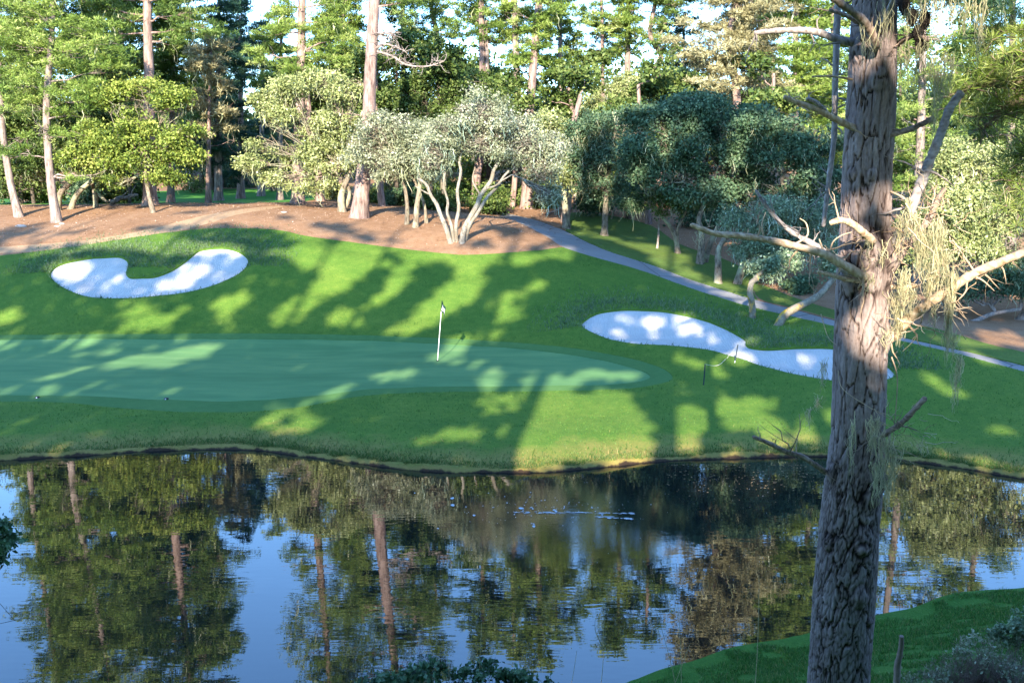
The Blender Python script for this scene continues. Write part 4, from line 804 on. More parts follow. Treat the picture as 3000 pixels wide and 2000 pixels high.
u, v, kd = shadow_px(C)
n3 = vnoise(C*np.array([.8, .8, .8]), 8)
sx_ = np.cross([0, 0, 1.], S); sx_ /= np.linalg.norm(sx_); sy_ = np.cross(S, sx_)
keep = np.zeros(len(C), bool)
g_ = kd == 1
keep[g_] = ~lit_at(u[g_], v[g_], rng.uniform(.75, 1.25, g_.sum()))
sn = vnoise(np.column_stack([C@sx_*.38, C@sy_*1.25, 0*C[:, 0]]), 31)
keep &= ~((v < 590*K) & (v > 440*K) & (u > -200) & (u < 1560) & (v < 478*K+60+0*u) & (sn > -.25)) & ~((v >= 478*K+60) & (v < 590*K) & (u < 1560) & (sn > .05))        # crest floor: broken shade
t_ = kd == 2
SN = vnoise(np.column_stack([C@sx_*.9, C@sy_*.9, 0*C[:, 0]]), 37)
keep[t_] = (inside(OAKSH, u[t_], v[t_]) | inside(OAKSH2, u[t_], v[t_])) & (SN[t_] > -.26)
def plane(C, y0):
    t = (y0-C[:, 1])/(-S[1]); return pix(C-S*t[:, None])
ua, va = plane(C, 8.0)
TRSH = px([(1940,-80),(1922,500),(2038,500),(2050,300),(2044,-80)])
keep |= inside(TRSH, ua, va)
for Q, e_ in ((NEARLIT, 44), (NEARLIT2, 14), (NEARLIT3, 75), (NEARLIT4, 70), (NEARLIT5, 50)):
    for du, dv in ((0, 0), (e_, 0), (-e_, 0), (0, e_), (0, -e_)): keep &= ~inside(Q, ua+du, va+dv)
ub, vb = plane(C, 41.0)
keep &= ~((ub > 2600) & (vb > 330) & (vb < 830))
C = C[keep]; kk = np.argmin([(C[:, 0]-s[0])**2+(C[:, 1]-s[1])**2 for s in ST], 0)
print('SHADE', len(C), flush=True)
STL = ['leaning outwards at the far end of the row', 'third from the left end', 'with a slim straight bole', 'with a forked top', 'nearest to the left of the viewpoint', 'straight behind the viewpoint', 'close behind the first one', 'nearest to the right of the viewpoint', 'set back on the right', 'with low branches on the right', 'at the right end of the row', 'at the left end of the row']
for i, (x, y) in enumerate(ST):
    z = float(H(x, y)); P_ = C[kk == i]
    if len(P_) < 60: continue
    t = empty('pine_tree', (x, y, z), 'tall shade pine behind the viewpoint, '+STL[i], 'pine tree', 'shade pines behind the viewpoint')
    top = np.array([x+rng.uniform(-.6, .6), y+rng.uniform(-.6, .6), P_[:, 2].max()]); B_ = np.array([x, y, z-.2]); G = Geo()
    Q = B_+(top-B_)*np.linspace(0, 1, 14)[:, None]; rr = np.linspace(.36, .06, 14); tube(G, Q, rr, 10, .5, .05)
    for p in P_[rng.permutation(len(P_))[:70]]:
        j = int(np.clip(np.argmin(abs(Q[:, 2]-(p[2]-1))), 1, 13)); limb(G, Q[j], p, .07, .015, rng, .06, 4, 5)
    G.build('trunk', BK['pine'], t)
    g = Geo(); m = len(P_); leaf_cards(g, P_, rng.uniform(.28, .52, m), rng, np.clip(rng.normal(.5, .2, m), 0, 1), None, .7); g.build('crown', FM['pine_mid'], t)
# ------------------------------------------------------------------ the near pine
ND = 8.0
CTR = [(2010, 0, 48), (2003, 200, 52), (1990, 400, 52), (1986, 600, 58), (1983, 700, 60), (1979, 800, 60), (1972, 1000, 60), (1963, 1100, 65), (1952, 1200, 67), (1945, 1300, 70), (1937, 1400, 71), (1930, 1500, 70), (1927, 1568, 71)]
C3 = np.array([at(u*K, v*K, ND) for u, v, w in CTR]); RW = np.array([w*K*ND/2950 for u, v, w in CTR])
zc = C3[::-1, 2]; xc = C3[::-1, 0]; rc = RW[::-1]
def ctr(z):
    lo_, hi_ = zc[0], zc[-1]; x = np.interp(z, zc, xc); r = np.interp(z, zc, rc)
    x = np.where(z > hi_, xc[-1]+(z-hi_)*.035, x); r = np.where(z > hi_, rc[-1]*np.clip(1-(z-hi_)/19, .12, 1), r)
    x = np.where(z < lo_, xc[0]-(lo_-z)*.05, x); r = np.where(z < lo_, rc[0]*(1+.6*(lo_-z)**1.5), r); return x, r
nb_ = gxy(1927*K, ND); zb = nb_[2]
near = empty('pine_tree', (ctr(np.array(zb))[0], ND, zb), 'large near pine with furrowed grey-brown bark and broken dead branches on the near bank', 'pine tree')
def vor(x, y, per, seed):
    """jittered-grid Voronoi on a strip periodic in x: returns F2-F1 and a per-cell random"""
    ix = np.floor(x).astype(int); iy = np.floor(y).astype(int); f1 = np.full(x.shape, 9.); f2 = f1.copy(); idc = f1.copy()
    def h(a, b, k): v_ = ((a*73856093) ^ (b*19349663) ^ ((k+seed)*83492791)) & 0xffffff; v_ = (v_*1103515245+12345) & 0x7fffffff; v_ ^= v_ >> 15; v_ = (v_*2654435761) & 0xffffffff; return ((v_ >> 8) & 0xffff)/65535.
    for dx in (-1, 0, 1):
        for dy in (-1, 0, 1):
            a = (ix+dx) % per; b = iy+dy; px_ = ix+dx+.5+.85*(h(a, b, 1)-.5); py_ = b+.5+.9*(h(a, b, 2)-.5)
            d = np.hypot(x-px_, y-py_); n1 = d < f1; f2 = np.where(n1, f1, np.minimum(f2, d)); idc = np.where(n1, h(a, b, 3), idc); f1 = np.where(n1, d, f1)
    return f2-f1, idc
def trunk_part(z0, z1, dz, seg, detail=True):
    z = np.arange(z0, z1+dz*.5, dz); th = np.linspace(0, 2*np.pi, seg, endpoint=False); TH, Z = np.meshgrid(th, z)
    x, r = ctr(Z); amp = 1.
    P0 = np.stack([np.cos(TH)*2.2, np.sin(TH)*2.2, Z*.8], -1).reshape(-1, 3)
    big = vnoise(P0, 2).reshape(Z.shape); tint = np.full(Z.shape, .55); disp = .012*big
    if detail:
        wob = vnoise(np.stack([np.cos(TH)*4, np.sin(TH)*4, Z*3.2], -1).reshape(-1, 3), 3).reshape(Z.shape)
        wob2 = vnoise(np.stack([np.cos(TH)*9, np.sin(TH)*9, Z*9], -1).reshape(-1, 3), 4).reshape(Z.shape)
        e1, id1 = vor(TH/(2*np.pi)*18+wob*.42+wob2*.2+900, Z*2.6+wob2*.22, 18, 1)
        e2, id2 = vor(TH/(2*np.pi)*48+wob*.6+wob2*.35+900, Z*10+wob2*.5, 48, 7)
        low = sstep(5.9, 4.7, Z)                                   # rougher, flakier bark towards the foot
        c1 = 1-sstep(.0, .10, e1); c2 = 1-sstep(.0, .26, e2)
        fine = vnoise(np.stack([np.cos(TH)*26, np.sin(TH)*26, Z*22], -1).reshape(-1, 3), 6).reshape(Z.shape)
        crack = np.clip(c1+c2*(.16+.42*low), 0, 1)
        disp = disp-.020*c1-.006*c2*(.3+low)+.004*(id2-.5)+.005*(id1-.5)+.0022*fine
        tint = np.clip(.62+.10*(id1-.5)+.16*(id2-.5)+.14*fine+.10*big-.50*crack-.10*low, 0, 1)
        for u, v, rad, out in [(1965, 560, 42, .035), (1990, 600, 55, .035), (1935, 640, 30, .03), (2035, 575, 40, .05), (2040, 610, 45, .04), (2000, 185, 22, .02), (1945, 400, 14, .03), (1985, 400, 12, .02), (1965, 1220, 30, .04), (1958, 1240, 16, .03), (1995, 1100, 40, .03), (1985, 1125, 30, .02), (1955, 1345, 24, .035), (1978, 1405, 12, .03), (2010, 1085, 26, .03), (1895, 1080, 22, .03), (1962, 115, 26, .02), (2030, 770, 30, .03), (1890, 1235, 18, .03)]:
            c = at(u*K, v*K, ND); cx_, cr_ = ctr(np.array(c[2])); s_ = np.clip((c[0]-cx_)/cr_, -.98, .98); tc = -math.acos(s_)
            dth = (TH-tc+np.pi) % (2*np.pi)-np.pi; rr = rad*K*ND/2950; q = np.hypot(dth*cr_, (Z-c[2])*.8)/rr
            disp = disp+out*np.exp(-q*q*1.6)-.35*out*np.exp(-((q-1.05)/.18)**2)
            tint = np.clip(tint-.22*np.exp(-((q-1.0)/.2)**2)-.1*np.exp(-(q/.5)**2), 0, 1)
    V = np.stack([x+np.cos(TH)*(r+disp), ND+np.sin(TH)*(r+disp), Z], -1); n_ = len(z)
    i = np.arange(n_-1)[:, None]*seg; j = np.arange(seg)[None]; k = (j+1) % seg
    F = np.stack([i+j, i+k, i+seg+k, i+seg+j], -1).reshape(-1, 4); return V.reshape(-1, 3), F, tint.ravel()
def mat_near(name, cols, b=.5):
    m, nt, out = M_new(name); a_ = N(nt, 'ShaderNodeAttribute'); a_.attribute_name = 'tint'
    n_ = noise(nt, wpos(nt, (1, 1, .5)), 38, 5, .75); n2_ = noise(nt, wpos(nt), 2.2, 4, .6)
    k = len(cols); c = ramp(nt, a_.outputs['Fac'], [(i/(k-1), q) for i, q in enumerate(cols)])
    c = mixc(nt, .55, c, ramp(nt, n_, [(.35, (.50, .48, .48)), (.62, (1, 1, 1))]), 'MULTIPLY')
    c = mixc(nt, .35, c, ramp(nt, n2_, [(.4, (.55, .5, .5)), (.6, (1, .98, .95))]), 'MULTIPLY')
    prin(nt, out, c, .9, .12, bumpn(nt, n_, b, .012)); return m
MN = mat_near('near_pine_bark', [(.022, .015, .015), (.115, .085, .081), (.255, .203, .196), (.36, .297, .288), (.455, .39, .378)], .8)
MB_ = mat_near('dead_branch_bark', [(.09, .06, .045), (.20, .145, .12), (.36, .28, .235), (.48, .40, .35)])
MW = mat_near('bare_dead_wood', [(.26, .16, .095), (.44, .31, .205), (.60, .47, .35), (.72, .62, .51)])
MS = mat_near('silvery_dead_wood', [(.12, .10, .10), (.27, .235, .235), (.42, .38, .38), (.56, .52, .52)])
G = Geo(); G.add(*trunk_part(2.3, 9.25, .0115, 190)); G.add(*trunk_part(9.25, 26.5, .25, 24, False)); G.build('trunk', MN, near)
def nbranch(pts_, r0, r1, mat, dD=0.0, name='branch', twigs=0, seed=0, seg=9, broken=True, parent=near, root=True):
    """pts_: 3000-px pixels from the trunk outwards (u,v[,dD]); radii in px"""
    rng = np.random.default_rng(seed+1); P = np.array([at(q[0], q[1], ND+dD+(q[2] if len(q) > 2 else 0)) for q in pts_])
    if root: cx_, cr_ = ctr(np.array(P[0][2])); P = np.vstack([[cx_+(P[0][0]-cx_)*.45, ND+(P[0][1]-ND)*.4, P[0][2]-.01], P])
    P = spline(P, 9); n_ = len(P); s_ = ND/2950; r = np.linspace(r0, r1, n_)*s_*.84
    r = r*(1+.05*np.sin(np.arange(n_)*.7+seed)+.045*rng.normal(size=n_).clip(-1, 1))
    if broken: r[-1] *= .45
    if root: r[:5] *= np.linspace(1.5, 1.05, 5)
    G = Geo(); t0 = len(P); tube(G, P, r, seg, .5, .10, rng)
    G.t[-1 if False else 0] = np.clip(rng.normal(.55, .2, len(G.t[0])), 0, 1).astype(np.float32)
    for _ in range(twigs):
        j = rng.integers(4, n_-1); d = rdir(rng, 1)[0]; d[1] *= .6; ln = rng.uniform(.06, .32)
        Q = limb(G, P[j], P[j]+d*ln, r[j]*.3+.002, .0015, rng, .18, 4, 6)
        for _ in range(2): limb(G, Q[rng.integers(2, 6)], Q[-1]+rdir(rng, 1)[0]*ln*.5, .003, .001, rng, .2, 3, 4)
    G.build(name, mat, parent); return P
F_ = -.30                                     # attaches on the camera's side of the trunk
BR = {}
BR['arch'] = nbranch([(2492, 124), (2443, 112), (2398, 96), (2347, 89), (2283, 90), (2238, 94), (2209, 97)], 15, 7, MS, -.05, 'arching_branch', 9, 1)
BR['top'] = nbranch([(2566, 128, -.30), (2545, 82, -.40), (2515, 48, -.5), (2470, 15, -.6), (2420, -20, -.7)], 15, 11, MB_, 0, 'branch', 4, 2)
nbranch([(2530, 75, -.30), (2500, 58, -.35), (2465, 40, -.42), (2430, 30, -.5)], 8, 6, MB_, 0, 'branch', 7, 3)
nbranch([(2496, 372), (2439, 344, -.05), (2393, 321, -.1), (2338, 301, -.12), (2296, 284, -.15)], 13, 8, MW, -.1, 'branch', 6, 4)
nbranch([(2420, 330, -.15), (2408, 315, -.2), (2385, 296, -.22), (2362, 289, -.22)], 8, 6, MS, 0, 'branch', 2, 5, root=False)
nbranch([(2492, 232), (2439, 224), (2410, 224), (2378, 225)], 4, 3, MW, -.05, 'branch', 1, 6)
nbranch([(2600, 396), (2659, 381), (2700, 364), (2737, 346)], 11, 8, MB_, -.1, 'branch', 2, 7)
BR['up'] = nbranch([(2605, 775, -.1), (2632, 700, -.15), (2668, 615, -.2), (2700, 533, -.2), (2719, 482, -.2), (2742, 427, -.2), (2765, 367, -.2), (2783, 317, -.2), (2818, 268, -.2)], 20, 13, MS, 0, 'broken_upright_limb', 6, 8)
BR['fork'] = nbranch([(2612, 790, -.05), (2650, 728, .0), (2692, 682, .05), (2722, 640, .1), (2745, 590, .15), (2768, 552, .2)], 15, 9, MB_, .0, 'branch', 8, 9)
BR['white'] = nbranch([(2615, 985, -.1), (2660, 935, -.15), (2720, 890, -.2), (2800, 835, -.3), (2860, 798, -.35), (2930, 768, -.4), (3010, 735, -.45), (3120, 690, -.5)], 21, 12, MW, 0, 'pale_bare_limb', 16, 10)
BR['long'] = nbranch([(2528, 810, -.32), (2474, 777, -.38), (2417, 745, -.42), (2336, 722, -.45), (2244, 702, -.5), (2176, 691, -.52), (2095, 684, -.55), (2023, 658, -.6)], 17, 8, MW, 0, 'long_bare_branch', 16, 11)
BR['grey'] = nbranch([(2490, 800, -.15), (2445, 766, -.15), (2394, 722, -.15), (2336, 691, -.12), (2290, 656, -.1), (2244, 602, -.1), (2213, 556, -.1)], 15, 5, MS, 0, 'grey_branch', 12, 12)
nbranch([(2555, 705, -.33), (2526, 680, -.42), (2497, 656, -.46), (2463, 645, -.46), (2430, 655, -.45)], 15, 9, MW, 0, 'curved_stub', 5, 13)
nbranch([(2512, 822, -.3), (2474, 817, -.34), (2434, 805, -.36), (2394, 796, -.38)], 9, 6, MW, 0, 'stub', 2, 14)
nbranch([(2424, 1384, .0), (2394, 1365, -.1), (2348, 1336, -.15), (2302, 1322, -.2), (2256, 1299, -.25), (2204, 1278, -.3)], 12, 6, MB_, 0, 'branch', 7, 15)
nbranch([(2583, 1274, -.25), (2606, 1262, -.3), (2640, 1239, -.32), (2669, 1210, -.35), (2713, 1163, -.4)], 11, 9, MB_, 0, 'branch', 6, 16)
nbranch([(2600, 841, -.1), (2640, 840, -.1), (2694, 836, -.1)], 9, 7, MW, 0, 'stub', 2, 17)
nbranch([(2620, 134), (2653, 115, -.1), (2689, 102, -.2), (2720, 120, -.3)], 11, 7, MB_, 0, 'branch', 8, 18)
nbranch([(2590, 60, -.25), (2603, 25, -.3), (2618, -10, -.35)], 6, 5, MS, 0, 'branch', 1, 19)
nbranch([(2612, 20), (2700, -30, -.1), (2800, -60, -.3), (2950, -90, -.6)], 12, 6, MB_, 0, 'branch', 14, 20)
BR['hang'] = nbranch([(2456, -60, .5), (2453, 60, .5), (2449, 180, .5), (2446, 300, .5), (2444, 400, .5), (2432, 500, .5), (2421, 590, .5), (2412, 665, .5)], 13, 8, MS, 0, 'hanging_dead_limb', 12, 21, root=False)
rn = np.random.default_rng(31)
# curled side shoots on the bare branches
for pth, r in [([(2240, 700, -.5), (2232, 660, -.52), (2243, 622, -.52)], 4), ([(2330, 715, -.45), (2365, 690, -.46), (2362, 655, -.46), (2343, 640, -.46)], 4), ([(2430, 745, -.4), (2440, 710, -.42), (2465, 690, -.42), (2495, 680, -.42)], 3.5), ([(2095, 685, -.55), (2098, 663, -.55)], 6), ([(2190, 692, -.52), (2193, 668, -.52)], 4), ([(2415, 742, -.4), (2400, 700, -.42)], 5), ([(2335, 1335, -.15), (2333, 1310, -.15), (2337, 1285, -.15)], 3), ([(2858, 800, -.35), (2820, 745, -.36), (2790, 700, -.36)], 4), ([(2850, 808, -.35), (2880, 822, -.36), (2913, 852, -.38)], 4), ([(2700, 905, -.2), (2760, 880, -.22), (2790, 935, -.22), (2830, 995, -.25)], 3), ([(2706, 910, -.2), (2690, 960, -.22), (2640, 975, -.25)], 4), ([(2612, 1045, -.1), (2628, 1100, -.12), (2626, 1180, -.12), (2615, 1300, -.12)], 3), ([(2455, 1085, -.25), (2470, 1140, -.27), (2560, 1200, -.3), (2640, 1245, -.3)], 1.8), ([(2405, 920, -.2), (2425, 985, -.2), (2450, 1010, -.2)], 2), ([(2750, 800, -.3), (2740, 700, -.3), (2720, 650, -.3), (2655, 632, -.3)], 3), ([(2735, 850, -.25), (2748, 780, -.3), (2725, 730, -.3), (2680, 640, -.3), (2640, 600, -.2)], 3), ([(2605, 560, -.1), (2640, 575, -.2), (2662, 590, -.2), (2700, 610, -.2), (2740, 600, -.2)], 4)]:
    G = Geo(); P = spline([at(a, b, ND+c) for a, b, c in pth], 8); tube(G, P, np.linspace(r, r*.4, len(P))*.8*ND/2950, 5, .6); G.build('side_shoot', MW, near)
# tangle of fine dead twigs on the right side of the trunk
G = Geo(); TA = []
for _ in range(120):
    u0, v0 = rn.uniform(2615, 2800), rn.uniform(560, 950)
    if v0 > 1110-.5*(u0-2000)+300: continue
    a = at(u0, v0, ND+rn.uniform(-.45, .2)); b = a+rdir(rn, 1)[0]*rn.uniform(.08, .38); Q = limb(G, a, b, .0042, .0015, rn, .28, 4, 7, rn.uniform(.3, .9)); TA.append(Q[3]); TA.append(Q[-1])
for _ in range(34):
    u0, v0 = rn.uniform(2560, 2720), rn.uniform(1190, 1370); a = at(u0, v0, ND+rn.uniform(-.5, -.2)); b = a+rdir(rn, 1)[0]*rn.uniform(.06, .3); limb(G, a, b, .003, .001, rn, .35, 3, 7, rn.uniform(.3, .9))
G.build('fine_twigs', MW, near)['kind'] = 'stuff'
# hanging lichen drapes: (u, v of the top, number of threads, length px, spread px, dD)
LP = [(2590, 0, 26, 120, 14, -.45), (2612, 20, 16, 90, 14, -.4), (2530, 90, 20, 110, 10, -.45), (2560, 60, 14, 110, 18, -.4), (2700, -10, 40, 90, 26, -.5), (2750, -10, 60, 110, 26, -.5), (2790, 0, 40, 110, 20, -.55), (2830, 0, 50, 90, 26, -.6), (2875, 0, 60, 170, 22, -.6), (2660, 30, 30, 100, 16, -.3), (2655, 140, 30, 100, 16, -.3), (2690, 130, 40, 130, 26, -.3), (2720, 175, 60, 120, 30, -.3), (2765, 165, 60, 130, 28, -.35), (2745, 215, 60, 180, 14, -.35), (2690, 190, 30, 80, 20, -.3), (2640, 140, 20, 70, 10, -.2), (2790, 170, 30, 90, 20, -.3),
      (2700, 670, 50, 120, 16, -.3), (2712, 690, 40, 110, 12, -.3), (2740, 660, 60, 130, 16, -.35), (2760, 665, 40, 110, 14, -.3), (2660, 590, 40, 100, 10, -.3), (2635, 640, 30, 120, 8, -.25), (2680, 630, 24, 60, 20, -.3), (2775, 740, 40, 110, 12, -.35), (2750, 780, 40, 80, 22, -.3), (2720, 790, 40, 80, 24, -.3), (2650, 800, 50, 90, 26, -.3), (2630, 860, 60, 100, 24, -.2), (2670, 850, 40, 70, 18, -.25), (2790, 800, 50, 170, 12, -.35), (2785, 880, 50, 170, 9, -.35), (2640, 905, 40, 110, 10, -.2), (2725, 820, 30, 70, 12, -.3), (2590, 725, 20, 60, 8, -.4), (2545, 810, 20, 50, 14, -.4), (2600, 960, 24, 60, 14, -.35),
      (2795, 985, 26, 70, 8, -.35), (2812, 1040, 34, 90, 9, -.36), (2800, 1100, 22, 110, 8, -.36), (2735, 900, 16, 60, 6, -.25), (2560, 1230, 60, 90, 26, -.38), (2590, 1280, 60, 150, 26, -.38), (2620, 1320, 40, 120, 20, -.35), (2500, 1240, 22, 170, 6, -.45), (2570, 1360, 50, 120, 16, -.4), (2600, 1400, 30, 100, 12, -.38), (2700, 1290, 10, 40, 14, -.4), (2545, 700, 10, 60, 8, -.4), (2395, 1170, 16, 40, 5, -.2), (2370, 1200, 16, 50, 5, -.2), (2412, 1060, 20, 90, 4, -.2), (2050, 690, 12, 30, 14, -.55), (2330, 960, 0, 0, 0, 0)]
G = Geo()
for u, v, n_, ln, sp_, dd in LP:
    if not n_: continue
    if v < 250: n_ = int(n_*.5); sp_ *= .8
    a = at(u, v, ND+dd); s_ = ND/2950; A_ = a+rn.normal(size=(n_, 3))*np.array([sp_*.55, sp_*.5, 8])*s_
    m = n_; L_ = ln*s_*rn.uniform(.45, 1.1, m); th = rn.uniform(0, np.pi, m); sd = np.stack([np.cos(th), np.sin(th), 0*th], 1); rows = []; conv = (a-A_)*np.array([1, 1, 0])
    wv = rn.normal(size=(m, 3))*.02; seg = 6
    for j in range(seg+1):
        q = j/seg; c = A_+conv*q*.75+np.array([0, 0, -1])*(L_*q)[:, None]+wv*np.sin(q*5+u)*1.1+rn.normal(size=(m, 3))*.007; w_ = .0027*(1-.6*q); rows += [c-sd*w_, c+sd*w_]
    V = np.stack(rows, 1).reshape(-1, 3); F = np.concatenate([np.stack([np.arange(m)*2*(seg+1)+2*j+x for x in (0, 1, 3, 2)], 1) for j in range(seg)])
    G.add(V, F, np.repeat(np.clip(rn.normal(.5 if v > 300 else .35, .22, m), 0, 1), 2*(seg+1)), False)
FM['straw'] = mat_leaf('lichen_straw', [(.20, .20, .13), (.36, .35, .22), (.52, .47, .29), (.66, .60, .42)], .3, .9, .05)
G.build('hanging_lichen', FM['straw'], near)['kind'] = 'stuff'
# cones
MC = mat_bark('cone_scales', (.018, .015, .014), (.075, .06, .052), 60, 1.)
for u, v in [(2650, 18), (2672, 52), (2690, 98), (2698, 132), (2710, 60)]:
    c = at(u, v, ND-.2); G = Geo(); m_ = 9
    for k in range(m_):
        q = k/(m_-1); rr = .048*abs(math.sin(math.pi*(.12+.85*q)))**.7
        for j in range(11):
            a = j/11*2*math.pi+k*.6; p = c+np.array([math.cos(a)*rr, math.sin(a)*rr, .065-.13*q]); o_ = np.array([math.cos(a), math.sin(a), .3])*.016; s_ = np.array([-math.sin(a), math.cos(a), 0])*.012
            G.add([p-s_, p+o_*.6-s_*.5+[0, 0, .006], p+o_, p+s_, p-o_*.9], [[0, 1, 2, 3], [0, 3, 4, 4]][:1], .5, False)
    P = c+np.array([0, 0, 1])*np.linspace(.06, -.06, 7)[:, None]; tube(G, P, .044*np.abs(np.sin(np.linspace(.4, 2.9, 7)))**.8, 9, .5); G.build('cone', MC, near)
# live crown far above the frame
G = Geo(); B_ = []
for i in range(26):
    z = rn.uniform(15.5, 26); a = rn.uniform(0, 6.28); R_ = rn.uniform(.5, 3.2)*(1-(z-15)/15); x_, _r = ctr(np.array(z)); B_.append((np.array([x_+math.cos(a)*R_, ND+math.sin(a)*R_, z]), np.array([1.0, .9, .45])))
pine_pads(G, B_, .35, rn, .22, 9, .02); G.build('crown', FM['pine_mid'], near)
for c, r in B_: G = Geo(); x_, _r = ctr(np.array(c[2]-.6)); limb(G, np.array([x_, ND, c[2]-.6]), c, .05, .015, rn, .08, 5, 6); G.build('upper_limb', MB_, near)

# ------------------------------------------------------------------ neighbouring pine whose needle sprays enter at the right edge
xb = gxy(3420, 8.6); nt2 = empty('pine_tree', xb, 'pine just outside the right edge whose long-needled sprays hang into the picture', 'pine tree')
G = Geo(); P = np.array([xb-[0, 0, .2], xb+[.05, 0, 4], xb+[.1, .1, 9], xb+[.1, .1, 15]]); P = spline(P, 6); tube(G, P, np.linspace(.22, .08, len(P)), 14, .5, .06, rn)
SPR = []
for (v0, pts_) in [(60, [(3250, 60), (3120, 80), (2980, 85), (2890, 110)]), (200, [(3300, 190), (3150, 180), (3020, 170), (2930, 190), (2860, 215)]), (330, [(3300, 320), (3130, 290), (3000, 290), (2920, 340), (2880, 380)]), (470, [(3300, 400), (3100, 400), (3000, 440), (2960, 540), (2975, 620)]), (-40, [(3300, -60), (3100, -60), (2950, -20), (2850, -5)]), (250, [(3250, 280), (3080, 240), (2960, 240), (2830, 260), (2790, 290)])]:
    dd = rn.uniform(-1.0, -.4); Q = spline([at(a, b, 8.3+dd*(1-i/4)) for i, (a, b) in enumerate(pts_)], 7); Q = np.vstack([[P[np.argmin(abs(P[:, 2]-Q[0][2]))]], Q]); tube(G, Q, np.linspace(.05, .008, len(Q)), 6, .5)
    for j in range(6, len(Q)):
        SPR.append(Q[j]+rn.normal(size=3)*.04)
        for _ in range(3):
            e = Q[j]+rdir(rn, 1)[0]*np.array([.22, .3, .16]); limb(G, Q[j], e, .007, .003, rn, .15, 4, 4); SPR.append(e); SPR.append(Q[j]*.4+e*.6)
G.build('trunk', MB_, nt2)
SPR = np.array(SPR); G = Geo(); SPR = SPR[rn.random(len(SPR)) < .55]; pine_tufts(G, SPR, rn, .115, 40, .0022, np.clip(rn.normal(.5, .25, len(SPR)), 0, 1), .35)
TP = np.array([at(rn.uniform(2690, 2960), rn.uniform(-60, 14), 7.7+rn.uniform(-.3, .3)) for _ in range(70)])
G.build('crown', FM['pine_bright'], nt2)
G = Geo(); pine_tufts(G, TP, rn, .11, 40, .0022, None, -.2); G.build('needle_sprays', FM['pine_dark'], near)
G = Geo(); strands(G, SPR[rn.permutation(len(SPR))[:60]], rn, .08, .3, .003, 5, .08, 5); G.build('hanging_lichen', FM['lichen'], nt2)['kind'] = 'stuff'

# ------------------------------------------------------------------ golf things
def simple(name, col, rough=.6, spec=.3):
    m, nt, out = M_new(name); a_ = noise(nt, wpos(nt), 30, 3, .6); c = mixc(nt, ramp(nt, a_, [(.3, (0, 0, 0)), (.7, (1, 1, 1))]), tuple(x*.8 for x in col), tuple(min(1, x*1.1) for x in col)); prin(nt, out, c, rough, spec); return m
fb = on(1282, 1055); t = empty('flagstick', fb, 'white flagstick with a drooping dark green flag standing on the putting green', 'golf flag')
top = at(1295, 880, fb[1]); ax = top-fb
G = Geo(); tube(G, fb+ax*np.linspace(0, .82, 8)[:, None], .0125, 8, .5); G.build('pole', simple('white_paint', (.85, .85, .85), .4), t)
G = Geo(); tube(G, fb+ax*np.linspace(.82, 1.0, 4)[:, None], .015, 8, .5); G.build('pole_top', simple('dark_green_paint', (.012, .035, .025), .4), t)
G = Geo(); q = np.linspace(0, 1, 13); rows = []
def flag_pt(a, b):
    """a down the pole (0..1), b outwards (0..1) on the drooping cloth"""
    p = fb+ax*(.985-.155*a); return p+np.array([.13*b+.02*math.sin(b*9+a*3), -.05*math.sin(b*6.3)-.02, -.27*b**1.3*(1-.1*a)])
V = np.array([[flag_pt(a, b) for b in q] for a in q]); i = np.arange(12)
F = np.array([[r*13+c, r*13+c+1, (r+1)*13+c+1, (r+1)*13+c] for r in range(12) for c in range(12)])
G.add(V.reshape(-1, 3), F, .5); fl = G.build('flag', simple('flag_cloth', (.010, .045, .032), .8), t)
G = Geo()
for a0, a1, b0, b1 in [(.15, .45, .28, .5), (.5, .8, .22, .42), (.35, .75, .5, .72), (.7, .95, .55, .7)]:
    v4 = np.array([flag_pt(a0, b0), flag_pt(a0, b1), flag_pt(a1, b1), flag_pt(a1, b0)])+[0, -.008, 0]; G.add(v4, [[0, 3, 2, 1]], .5, False)
G.build('emblem', simple('white_print', (.75, .78, .85), .8), fl)
G = Geo(); a = np.linspace(0, 6.283, 17)[:-1]; G.add(np.column_stack([fb[0]+.055*np.cos(a), fb[1]+.055*np.sin(a), np.full(16, H(fb[0], fb[1])-.006)]), [list(range(16))], .5, False); G.build('cup', simple('cup_shadow', (.01, .01, .01)), t)
MSt = simple('stake_paint', (.02, .035, .05), .6); stk = []
for (u0, v0, u1, v1), lab in zip([(2061, 1128, 2066, 1062), (2152, 1062, 2162, 1005)], ['dark stake on the grass nearer the water, in front of the right bunker', 'dark stake with a pale foot at the lip of the right bunker']):
    b0 = on(u0, v0); t = empty('stake', b0, lab, 'stake', 'dark stakes in front of the right bunker'); e = at(u1, v1, b0[1]); G = Geo(); f0 = .18 if 'pale' in lab else 0
    tube(G, b0-[0, 0, .05]+(e-b0)*np.linspace(f0, 1, 5)[:, None], .021, 8, .5); G.build('post', MSt, t); stk.append(e)
    if f0: G = Geo(); tube(G, b0-[0, 0, .05]+(e-b0)*np.linspace(0, f0, 3)[:, None], .018, 8, .5); G.build('foot', simple('grey_metal', (.4, .42, .45)), t)
r_ = [stk[0]+[0, 0, -.05]]+[on(*p)+[0, 0, h_] for p, h_ in [((2090, 1078), .08), ((2108, 1070), .03), ((2122, 1058), .03), ((2134, 1047), .04)]]+[stk[1]+[0, 0, -.05]]
G = Geo(); P = spline(r_, 8); tube(G, P, .006, 6, .5); o = G.build('rope', simple('rope_fibre', (.62, .6, .56), .9)); tag(o, 'thin pale rope slung between the two dark stakes', 'rope')
